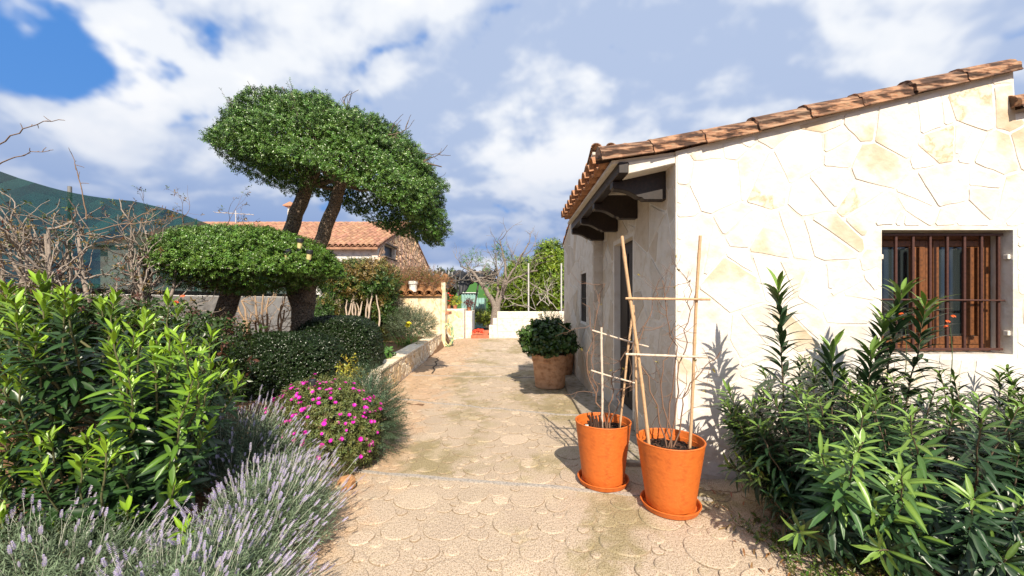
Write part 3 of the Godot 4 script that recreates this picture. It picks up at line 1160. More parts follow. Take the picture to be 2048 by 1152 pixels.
	room.aabb(P(1.75, 2.62, 3.77), P(6.94, 2.66, 9.6), 0.0)
	room.aabb(P(3.0, 0.001, 6.4), P(6.94, 2.61, 6.5), 0.0)
	part("room_inside", room.mesh(), matte(lin(0.25, 0.23, 0.2), 0.9), h)


func build_pots() -> void:
	var mark := noise_tex(41, 0.012, [[0.0, Color(0.84, 0.80, 0.78)], [0.30, Color(0.95, 0.94, 0.93)], [0.5, grey(0.99)], [1.0, grey(1.0)]], 6)
	var fine := noise_tex(42, 0.03, [], 5)
	var clay := matte(lin(0.60, 0.140, 0.018), 0.62, mark, 2.2, fine, 0.25)
	var aged := matte(lin(0.62, 0.37, 0.225), 0.9, noise_tex(43, 0.012, [[0.0, Color(0.66, 0.58, 0.52)], [0.30, Color(0.86, 0.80, 0.74)], [0.5, Color(0.97, 0.95, 0.92)], [0.75, Color(1, 1, 1)], [1.0, Color(1, 0.88, 0.74)]], 6), 1.4, fine, 0.8)
	var soil := matte(lin(0.035, 0.018, 0.012), 1.0, noise_tex(44, 0.06, [[0.0, grey(0.3)], [1.0, grey(1.0)]]), 4.0, fine, 5.0)
	var bamboo := matte(lin(0.56, 0.36, 0.20), 0.6, mark, 5.0)
	var pale := matte(lin(0.62, 0.52, 0.42), 0.7, mark, 5.0)
	var bark := matte(lin(0.20, 0.115, 0.075), 0.8)
	var chipm := matte(lin(0.07, 0.035, 0.022), 0.9)
	var bud := leafy(lin(0.25, 0.20, 0.03), Color(0.2, 0.2, 0.05))
	rng.seed = 12
	var bl := leaf_mesh(0.028, 0.014, 0.3, 0.3, 3)

	for which in 2:
		var at := P(1.225, 0.0, 3.02) if which == 0 else P(0.80, 0.0, 3.43)
		var rr := 0.252 if which == 0 else 0.243
		var top := 0.53 if which == 0 else 0.545
		var rb := 0.178
		var pot := thing("flower_pot", "bigger orange plastic pot nearer the oleander with wide bamboo ladder" if which == 0 else "smaller orange pot nearer the path with pale cane trellis and white tag", "flower pot", at, "orange pots by the house door")
		var pb := MB.new()
		pb.lathe([Vector2(0.0, 0.03), Vector2(rb - 0.008, 0.03), Vector2(rb, 0.036), Vector2(rr - 0.004, top - 0.012), Vector2(rr, top - 0.004), Vector2(rr - 0.003, top), Vector2(rr - 0.011, top), Vector2(rr - 0.015, top - 0.005), Vector2(rr - 0.022, top - 0.05), Vector2(rr - 0.026, top - 0.052), Vector2(rr - 0.035, top - 0.16)], 64, at)
		part("pot_wall", pb.mesh(), clay, pot)
		var sc := MB.new()
		sc.lathe([Vector2(0.0, 0.004), Vector2(0.196, 0.004), Vector2(0.204, 0.008), Vector2(0.218, 0.040), Vector2(0.223, 0.046), Vector2(0.222, 0.052), Vector2(0.214, 0.052), Vector2(0.208, 0.044), Vector2(0.196, 0.014), Vector2(0.0, 0.014)], 64, at)
		part("saucer", sc.mesh(), clay, pot)
		var so := MB.new()
		var rs := rr - 0.030
		for k in 7:
			for j in 36:
				var q := []
				for e in [[k, j], [k + 1, j], [k + 1, j + 1], [k, j + 1]]:
					var r: float = rs * e[0] / 7.0
					var a: float = TAU * e[1] / 36.0
					var p := at + Vector3(cos(a) * r, 0, sin(a) * r)
					q.append(p + Vector3.UP * (top - 0.085 + 0.030 * spot.get_noise_2d(p.x * 9.0, p.z * 9.0) + 0.008 * spot.get_noise_2d(p.x * 40.0, p.z * 40.0)))
				so.quad(q[0], q[1], q[2], q[3], Vector3.UP)
		part("potting_soil", so.mesh(), soil, pot)
		var chips := MB.new()
		for k in 190:
			var a := rf(0, TAU)
			var r := rs * sqrt(rng.randf()) * 0.96
			var g := rf(0.4, 1.6)
			chips.col = Color(g, g * rf(0.8, 1.0), g * rf(0.7, 1.0))
			chips.box(Transform3D(Basis(rdir(), rf(-0.6, 0.6)) * Basis(Vector3.UP, rf(0, TAU)), at + Vector3(cos(a) * r, top - 0.078 + rf(-0.008, 0.014), sin(a) * r)), Vector3(rf(0.012, 0.035), rf(0.004, 0.008), rf(0.006, 0.014)), 0.001)
		var cm := chipm.duplicate()
		cm.vertex_color_use_as_albedo = true
		part("bark_chips", chips.mesh(), cm, pot).set_meta("kind", "stuff")
		# canes
		var tr := thing("cane_trellis", "tall bamboo ladder trellis with two long rungs in the bigger orange pot" if which == 0 else "short cane trellis with white upright tied with slanting rungs in the smaller pot", "trellis", at)
		var canes: Array
		if which == 0:
			canes = [[P(1.055, 0.44, 2.99), P(0.865, 2.10, 3.05), 0.0125, bamboo], [P(1.375, 0.44, 3.03), P(1.465, 2.10, 3.03), 0.012, bamboo], [P(0.872, 1.612, 3.015), P(1.520, 1.605, 3.00), 0.009, bamboo], [P(0.870, 1.185, 2.99), P(1.495, 1.160, 3.00), 0.009, pale], [P(1.02, 0.44, 3.14), P(0.98, 1.56, 3.16), 0.009, bamboo]]
		else:
			canes = [[P(0.785, 0.44, 3.42), P(0.79, 1.36, 3.42), 0.0105, pale], [P(0.945, 0.44, 3.46), P(1.085, 1.52, 3.48), 0.010, bamboo], [P(0.695, 1.335, 3.41), P(1.205, 1.185, 3.46), 0.0075, pale], [P(0.690, 0.985, 3.41), P(1.080, 0.865, 3.45), 0.0075, pale]]
		for k in canes.size():
			var cb := MB.new()
			var cps := []
			var crs := []
			var segs := 40
			for s in segs + 1:
				var u := float(s) / segs
				cps.append(canes[k][0].lerp(canes[k][1], u) + Vector3(0.006 * sin(u * 5.0 + k), 0, 0))
				crs.append(canes[k][2] * (1.22 if s % 8 == 4 else 1.0))
			cb.tube(cps, crs, 8)
			part("upright_cane" if k < 2 or k == 4 else "cross_cane", cb.mesh(), canes[k][3], tr)
		# bare climbing rose growing on the canes
		var pl := thing("bare_vine", "leafless brown climbing stems on the tall bamboo ladder" if which == 0 else "leafless brown climbing stems with few buds on the short cane trellis", "plant", at)
		var tips := []
		var starts: Array
		if which == 0:
			starts = [[P(1.20, 0.45, 3.02), P(0.98, 1.22, 3.03), P(1.12, 1.66, 3.04)], [P(1.21, 0.45, 3.02), P(1.26, 1.25, 3.02), P(1.16, 1.75, 3.03)], [P(1.24, 0.45, 3.03), P(1.33, 1.20, 3.03), P(1.40, 1.75, 3.04)], [P(1.23, 0.45, 3.02), P(1.15, 1.0, 3.0), P(1.27, 1.42, 3.02)], [P(1.25, 0.45, 3.03), P(1.36, 0.90, 3.02), P(1.63, 1.20, 3.03)]]
		else:
			starts = [[P(0.83, 0.45, 3.43), P(0.66, 1.05, 3.43), P(0.80, 1.75, 3.44)], [P(0.84, 0.45, 3.43), P(0.90, 0.95, 3.43), P(1.15, 1.35, 3.44)], [P(0.81, 0.45, 3.44), P(0.72, 0.90, 3.43), P(0.70, 1.55, 3.43)], [P(0.86, 0.45, 3.43), P(0.95, 0.80, 3.43), P(1.20, 0.98, 3.44)]]
		for s in starts.size():
			var vb := MB.new()
			var pts := []
			var rs2 := []
			for k in 15:
				var u := k / 14.0
				var p: Vector3 = starts[s][0].lerp(starts[s][1], minf(u * 2.0, 1.0)) if u < 0.5 else starts[s][1].lerp(starts[s][2], u * 2.0 - 1.0)
				pts.append(p + (rdir() * 0.022 if k > 0 else Vector3.ZERO))
				rs2.append(lerpf(0.0065, 0.0028, u))
			vb.tube(pts, rs2, 5)
			for k in 7:
				var at2: Vector3 = pts[rng.randi_range(4, 14)]
				var dd := (rdir() * Vector3(1, 1, 0.35) + Vector3(0, 0.35, 0)).normalized()
				twigs(vb, at2, dd, rf(0.10, 0.24), 0.0026, 1 if rng.randf() < 0.5 else 0, 0.4, tips)
			part("vine_stem", vb.mesh(), bark, pl)
		for k in (11 if which == 0 else 16):
			var tip: Array = tips[rng.randi_range(0, tips.size() - 1)]
			var cl := MB.new()
			for j in rng.randi_range(3, 6):
				var g := rf(0.6, 1.4)
				add_leaf(cl, Transform3D(aim(rdir() + tip[1], rdir()), tip[0]), rf(0.014, 0.03), rf(0.008, 0.014), 0.4, 0.3, 2, Color(g, g * rf(0.8, 1.1), g), Color(g, g, g))
			part("leaf_bud", cl.mesh(), bud, pl)
		if which == 1:
			var tagm := MB.new()
			tagm.aabb(at + Vector3(-0.165, top - 0.085, 0.035), at + Vector3(-0.135, top - 0.03, 0.038), 0.0005)
			tag(part("plant_tag", tagm.mesh(), matte(lin(0.8, 0.8, 0.8), 0.5)), "small white plant tag stuck in the soil of the smaller orange pot", "plant tag")
			for k in 5:
				var hb := MB.new()
				var a2 := rf(-0.3, 0.3)
				hb.tube(curve_pts(at + Vector3(-0.11 + k * 0.022, top - 0.08, 0.05 + rf(-0.03, 0.03)), at + Vector3(-0.13 + k * 0.022 + a2 * 0.05, top + rf(0.02, 0.06), 0.06), Vector3(0.005, 0, 0), 4, 0.004), taper(0.013, 0.009, 4), 6)
				part("cut_stump", hb.mesh(), chipm, pl)

	# aged terracotta tubs further along the wall
	for which in 2:
		var at := P(0.70, 0.0, 7.22) if which == 0 else P(1.05, 0.03, 8.35)
		var r1 := 0.335 if which == 0 else 0.30
		var tub := thing("terracotta_tub", "big pale terracotta tub with leafy geranium standing on the path" if which == 0 else "darker terracotta tub half hidden behind the pale tub by the wall", "planter", at, "terracotta tubs along the house wall")
		var t := 0.62
		var tb := MB.new()
		tb.lathe([Vector2(0.0, 0.0), Vector2(r1 * 0.80 - 0.01, 0.0), Vector2(r1 * 0.80, 0.012), Vector2(r1 * 0.94, t * 0.76), Vector2(r1 * 0.98, t * 0.775), Vector2(r1 * 0.995, t * 0.80), Vector2(r1 * 1.0, t * 0.90), Vector2(r1 * 1.03, t * 0.925), Vector2(r1 * 1.03, t * 0.985), Vector2(r1 * 1.01, t), Vector2(r1 * 0.95, t), Vector2(r1 * 0.92, t * 0.9)], 56, at)
		part("tub_wall", tb.mesh(), aged, tub)
		var sb := MB.new()
		sb.lathe([Vector2(r1 * 0.93, t * 0.905), Vector2(0.0, t * 0.95)], 40, at)
		part("potting_soil", sb.mesh(), soil, tub)


# ---------------------------------------------------------------- plants
# leaves in whorls along a stem: pushes Transform3D + tip-ness onto out
func whorls(out: Array, pts: Array, from: float, gap: float, per: int, low_angle: float, tip_angle: float, scale0: float, scale1: float) -> void:
	var total := 0.0
	for i in pts.size() - 1:
		total += pts[i].distance_to(pts[i + 1])
	var s := total * from
	var ph := rf(0, TAU)
	while s < total:
		var u := s / total
		var acc := 0.0
		for i in pts.size() - 1:
			var l: float = pts[i].distance_to(pts[i + 1])
			if acc + l >= s or i == pts.size() - 2:
				var dir: Vector3 = (pts[i + 1] - pts[i]).normalized()
				var p: Vector3 = pts[i].lerp(pts[i + 1], clampf((s - acc) / l, 0, 1))
				var b := aim(dir, Vector3(0.2, 0.1, 1))
				for k in per:
					var a := ph + TAU * k / per + rf(-0.3, 0.3)
					var side := b.x * cos(a) + b.z * sin(a)
					var ang := lerpf(low_angle, tip_angle, pow(u, 1.6)) + rf(-0.30, 0.30)
					var d := (dir * cos(ang) + side * sin(ang) + Vector3.DOWN * rf(0.0, 0.45) * (1.0 - u) + rdir() * 0.12).normalized()
					var sc := lerpf(scale0, scale1, pow(u, 2.0)) * rf(0.75, 1.15)
					out.append([Transform3D(aim(d, dir - side * 0.2).scaled_local(Vector3.ONE * sc), p + side * 0.004), u])
				break
			acc += l
		ph += 0.9 + rf(-0.3, 0.3)
		s += gap * lerpf(1.0, 0.45, u) * rf(0.8, 1.2)


# the nearest leaves as parts of their own, the rest together
func hang_leaves(plant: Node3D, leaves: Array, meshes: Array, mats: Array, plain: Mesh, single: int, tones: Callable) -> void:
	leaves.sort_custom(func(a, b): return a[0].origin.distance_squared_to(EYE) < b[0].origin.distance_squared_to(EYE))
	# the largest in view are the near ones inside the frame
	var xs := []
	var cols := []
	var done := 0
	for l in leaves:
		var o: Vector3 = l[0].origin
		var px := 1024.0 + 780.0 * o.x / maxf(-o.z, 0.1)
		var py := 600.0 - 780.0 * (o.y - 1.6) / maxf(-o.z, 0.1)
		if done < single and px > -20 and px < 2070 and py < 1170 and l[1] > 0.3:
			done += 1
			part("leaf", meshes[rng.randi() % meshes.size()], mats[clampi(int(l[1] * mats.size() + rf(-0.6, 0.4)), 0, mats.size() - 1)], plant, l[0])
		else:
			xs.append(l[0])
			cols.append(tones.call(l[1]))
	stuff("foliage", plain, leaf_plain, xs, cols, plant)


var leaf_plain: StandardMaterial3D


func build_oleander() -> void:
	rng.seed = 301
	leaf_plain = leafy(Color(1, 1, 1), Color(0.35, 0.35, 0.2), 0.36)
	var pl := thing("oleander_bush", "tall dark green oleander bush with narrow leaves under the barred window", "bush", P(2.6, 0, 2.75))
	var leaves := []
	var stems := MB.new()
	var roots := [P(1.95, 0, 2.55), P(2.5, 0, 2.65), P(3.1, 0, 2.75), P(2.1, 0, 2.95), P(2.9, 0, 3.05), P(3.7, 0, 2.8), P(2.35, 0, 2.25), P(3.1, 0, 2.3), P(3.9, 0, 2.4), P(4.5, 0, 2.9)]
	# tall leaders that stand clear of the mass
	var shoots := []
	for s in [[P(2.05, 0, 2.85), P(1.96, 1.70, 2.87)], [P(2.75, 0, 2.9), P(2.90, 1.68, 2.90)], [P(2.8, 0, 2.85), P(3.03, 1.56, 2.86)], [P(2.7, 0, 2.95), P(2.80, 1.44, 2.93)], [P(2.3, 0, 2.8), P(2.30, 1.26, 2.80)], [P(2.55, 0, 2.85), P(2.62, 1.22, 2.85)]]:
		shoots.append([s[0], s[1], 0.34, true])
	for k in 215:
		var tip := P(rf(1.62, 5.1), 0, rf(1.88, 3.30))
		var edge := clampf((tip.x - 1.42) / 0.7, 0.15, 1.0)
		var hi := lerpf(0.72, 1.06, edge) + 0.07 * sin(tip.x * 4.3 + tip.z * 3.0)
		tip.y = hi * (rf(0.85, 1.04) if k % 5 < 3 else rf(0.22, 0.85))
		if k % 6 == 0:
			tip = P(rf(1.75, 4.2), rf(0.25, 0.8), rf(1.85, 2.15))
		if k % 9 == 0:
			tip = P(rf(1.64, 1.85), rf(0.3, 0.9), rf(2.5, 3.1))
		var r: Vector3 = roots[0]
		for q in roots:
			if Vector2(q.x - tip.x, q.z - tip.z).length() < Vector2(r.x - tip.x, r.z - tip.z).length():
				r = q
		r = r.lerp(roots[rng.randi() % roots.size()], 0.2)
		shoots.append([r, tip, 0.40, false])
	for s in shoots:
		var a: Vector3 = s[0] + Vector3(rf(-0.08, 0.08), 0, rf(-0.08, 0.08))
		var b: Vector3 = s[1]
		var bulge := Vector3((a.x - b.x) * 0.16, -0.06, (a.z - b.z) * 0.16) if not s[3] else Vector3.ZERO
		var pts := curve_pts(a, b, -bulge, 9, 0.010)
		stems.tube(pts, taper(0.010 if s[3] else 0.008, 0.003, 9), 5)
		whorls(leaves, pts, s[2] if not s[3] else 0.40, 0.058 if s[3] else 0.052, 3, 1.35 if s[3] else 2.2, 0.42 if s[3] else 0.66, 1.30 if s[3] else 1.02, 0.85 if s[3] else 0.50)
	part("stems", stems.mesh(), matte(lin(0.20, 0.145, 0.09), 0.8, noise_tex(51, 0.03, [[0.0, grey(0.5)], [1.0, grey(1.0)]]), 3.0), pl)
	var e := Color(0.94, 1, 0.9)
	var m := Color(1.75, 1.55, 1.5)
	var meshes := [leaf_mesh(0.205, 0.038, 0.22, 0.22, 6, e, m), leaf_mesh(0.235, 0.036, 0.42, 0.18, 6, e, m), leaf_mesh(0.185, 0.039, 0.10, 0.26, 6, e, m), leaf_mesh(0.215, 0.040, 0.62, 0.16, 6, e, m)]
	var mats := []
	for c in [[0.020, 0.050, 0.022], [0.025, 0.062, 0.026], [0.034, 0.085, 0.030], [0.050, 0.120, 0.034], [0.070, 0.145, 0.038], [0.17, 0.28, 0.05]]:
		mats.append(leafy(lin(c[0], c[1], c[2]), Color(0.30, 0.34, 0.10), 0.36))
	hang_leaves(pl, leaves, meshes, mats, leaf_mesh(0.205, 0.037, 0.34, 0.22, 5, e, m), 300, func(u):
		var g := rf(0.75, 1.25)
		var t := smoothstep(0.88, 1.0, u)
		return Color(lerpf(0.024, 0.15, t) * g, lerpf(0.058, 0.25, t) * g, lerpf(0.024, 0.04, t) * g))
	# small weeds at its foot
	rng.seed = 303
	var wd := thing("weed_patch", "low weeds sprouting from dead leaves at the foot of the oleander", "weeds", P(1.75, 0, 2.4))
	var xs := []
	var cols := []
	for k in 420:
		var p := P(rf(1.62, 2.6), 0.0, rf(2.15, 2.8))
		xs.append(Transform3D(aim((Vector3.UP + rdir() * 0.8).normalized(), rdir()).scaled_local(Vector3.ONE * rf(0.5, 1.3)), p))
		cols.append(Color(rf(0.05, 0.12), rf(0.09, 0.16), 0.02))
	stuff("foliage", sprig_mesh(6, 0.06, 0.035, 0.012, 1.0, 9), leaf_plain, xs, cols, wd)
	xs = []
	cols = []
	for k in 190:
		var p := P(rf(1.45, 2.7), 0.012 + rf(0, 0.012), rf(2.1, 3.35))
		xs.append(Transform3D(Basis(rdir(), rf(-0.4, 0.4)) * Basis(Vector3.UP, rf(0, TAU)) * Basis(Vector3.RIGHT, -PI / 2), p))
		cols.append(Color(rf(0.16, 0.30), rf(0.09, 0.16), rf(0.04, 0.07)))
	var fl := stuff("fallen_leaves", leaf_mesh(0.07, 0.013, 0.3, 0.4, 3), leaf_plain, xs, cols)
	tag(fl, "dry brown fallen leaves lying on the ground around the oleander", "fallen leaves")


func build_left_shrub() -> void:
	rng.seed = 401
	var pl := thing("broadleaf_shrub", "glossy bright green broad-leaved shrub filling the left foreground", "shrub", P(-2.6, 0.2, 2.5))
	var leaves := []
	var stems := MB.new()
	var tall := [[-3.10, 1.72, 2.55], [-2.30, 1.60, 2.60], [-3.35, 1.74, 2.8], [-2.95, 1.66, 2.9], [-2.45, 1.55, 2.85], [-2.12, 1.36, 2.75], [-3.5, 1.70, 2.7], [-2.75, 1.58, 2.30], [-2.55, 1.60, 2.5]]
	for k in 160:
		var tip: Vector3
		if k < tall.size():
			tip = P(tall[k][0], tall[k][1], tall[k][2])
		else:
			var d := rf(2.0, 3.35)
			var x := rf(-1.38 * d, -0.70 * d)
			var side := clampf((x / d + 1.30) / 0.62, 0, 1)
			var top := lerpf(1.68, 1.16, side * side)
			tip = P(x, maxf(0.32, top * (rf(0.80, 1.0) if k % 2 else rf(0.28, 0.8))), d)
			if k % 4 == 0:
				tip = P(rf(-2.9, -1.75), rf(0.35, 0.95), rf(2.05, 2.4))
				if tip.x > 0.72 * tip.z:
					tip.x = 0.72 * tip.z - rf(0, 0.3)
		var root := P(lerpf(tip.x, -2.7, 0.55) + rf(-0.1, 0.1), maxf(0.12, tip.y - rf(0.45, 0.8)), lerpf(-tip.z, 2.8, 0.5))
		var pts := curve_pts(root, tip, Vector3((tip.x - root.x) * 0.2 + rf(-0.05, 0.05), -0.03, (tip.z - root.z) * 0.2 + rf(-0.05, 0.05)), 8, 0.012)
		stems.tube(pts, taper(0.009, 0.0035, 8), 5)
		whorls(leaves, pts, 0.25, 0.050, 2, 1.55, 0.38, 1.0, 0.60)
	part("stems", stems.mesh(), matte(lin(0.12, 0.12, 0.05), 0.8), pl)
	var e := Color(0.95, 1, 0.9)
	var m := Color(1.5, 1.4, 1.3)
	var meshes := [leaf_mesh(0.145, 0.032, 0.20, 0.28, 6, e, m, 0.52), leaf_mesh(0.160, 0.033, 0.38, 0.22, 6, e, m, 0.52), leaf_mesh(0.130, 0.031, 0.08, 0.34, 6, e, m, 0.52)]
	var mats := []
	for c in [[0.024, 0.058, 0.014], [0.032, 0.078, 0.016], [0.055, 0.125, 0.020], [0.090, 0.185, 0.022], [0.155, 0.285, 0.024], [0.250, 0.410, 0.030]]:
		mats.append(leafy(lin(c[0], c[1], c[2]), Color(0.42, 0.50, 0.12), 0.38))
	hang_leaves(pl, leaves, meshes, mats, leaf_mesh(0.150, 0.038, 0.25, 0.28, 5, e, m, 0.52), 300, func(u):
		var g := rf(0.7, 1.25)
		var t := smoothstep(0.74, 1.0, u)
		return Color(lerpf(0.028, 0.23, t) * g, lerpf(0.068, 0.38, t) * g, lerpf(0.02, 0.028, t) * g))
	# loose brown and reddish undergrowth with small flowers further left
	rng.seed = 402
	var un := thing("lantana_bush", "tangled small-leaved bush with reddish twigs at the left edge", "bush", P(-4.0, 0.3, 3.4))
	var tb := MB.new()
	var tips := []
	for k in 26:
		twigs(tb, P(rf(-4.6, -3.5), 0.3, rf(3.1, 3.7)), (Vector3.UP + rdir() * 0.25).normalized(), rf(0.36, 0.5), 0.006, 3, 0.3, tips)
	part("twigs", tb.mesh(), matte(lin(0.20, 0.10, 0.06), 0.9), un)
	var xs := []
	var cols := []
	for k in 2600:
		var p := P(rf(-4.8, -2.6), 0, rf(3.0, 4.0))
		p.y = 0.35 + 1.28 * sqrt(rng.randf()) * clampf(1.0 - absf(p.x + 3.8) * 0.18, 0, 1)
		xs.append(Transform3D(aim(rdir() + Vector3.UP * 0.5, rdir()).scaled_local(Vector3.ONE * rf(0.7, 1.3)), p))
		var g := rf(0.6, 1.3)
		cols.append(Color(0.045 * g, 0.085 * g, 0.02 * g) if rng.randf() > 0.12 else Color(0.14 * g, 0.06 * g, 0.04 * g))
	stuff("foliage", sprig_mesh(6, 0.09, 0.05, 0.022, 1.0, 19), leaf_plain, xs, cols, un)
	var fm := leafy(lin(0.75, 0.13, 0.03), Color(0.2, 0.05, 0.02), 0.6)
	var fl := flower_head(0.013, 9)
	for p in [P(-2.21, 1.62, 2.62), P(-2.24, 1.58, 2.60), P(-3.2, 1.35, 2.7), P(-2.95, 1.22, 2.75), P(-3.0, 1.1, 2.7)]:
		part("flower_head", fl, fm, un, Transform3D(Basis(rdir(), 0.5), p))


func flower_head(r: float, count: int) -> ArrayMesh:
	var b := MB.new()
	for k in count:
		var a := k * 2.4
		var u := sqrt(float(k) / count)
		var d := Vector3(cos(a) * u, 1.1 - u * 0.7, sin(a) * u).normalized()
		for j in 4:
			var q := TAU * j / 4.0 + a
			var side := aim(d, Vector3(0.1, 0.2, 1))
			var dd := (side.x * cos(q) + side.z * sin(q) + d * 0.35).normalized()
			add_leaf(b, Transform3D(aim(dd, d), d * r), r * 0.62, r * 0.5, 0.2, 0.1, 2, Color(1, 1, 1), Color(1, 1, 1))
	return b.mesh()


# a shell of sprigs over a rounded mass; shape(dir) gives the surface point, normal from the centre
func shell(n: int, at: Vector3, ax: Basis, semi: Vector3, low: float, inner: float, rough_amp: float, power := 2.0) -> Array:
	var out := []
	var k := 0
	while k < n:
		var d := rdir()
		if d.y < low:
			continue
		k += 1
		# super-ellipsoid radius along d
		var q := pow(pow(absf(d.x) , power) + pow(absf(d.y), power) + pow(absf(d.z), power), -1.0 / power)
		var depth := 1.0 - (1.0 - inner) * pow(rng.randf(), 1.7)
		var bump := 1.0 + rough_amp * spot.get_noise_3d(d.x * 2.2 + at.x, d.y * 2.2, d.z * 2.2 + at.z) + rough_amp * 0.6 * spot.get_noise_3d(d.x * 6.0, d.y * 6.0 + at.y, d.z * 6.0)
		var p := d * q * depth * bump * semi
		var nn := Vector3(d.x / semi.x, d.y / semi.y, d.z / semi.z).normalized()
		out.append([at + ax * p, (ax * nn).normalized(), depth])
	return out


func crown_of(plant: Node3D, called: String, pts: Array, mesh: Mesh, mat: Material, tone: Color, vary: float, lean := 0.8, sc0 := 0.75, sc1 := 1.25, thin := 0.0) -> void:
	var xs := []
	var cols := []
	for p in pts:
		if thin > 0.0 and rng.randf() < smoothstep(0.05, 0.42, spot.get_noise_3d(p[0].x * 3.1 + 9.0, p[0].y * 3.1, p[0].z * 3.1)) * thin:
			continue
		var d: Vector3 = (p[1] + rdir() * lean + Vector3.UP * 0.25).normalized()
		xs.append(Transform3D(aim(d, rdir()).scaled_local(Vector3.ONE * rf(sc0, sc1)), p[0]))
		var g := rf(1.0 - vary, 1.0 + vary)
		var y := rf(0.9, 1.25)
		cols.append(Color(tone.r * g * y, tone.g * g, tone.b * g))
	stuff(called, mesh, mat, xs, cols, plant)


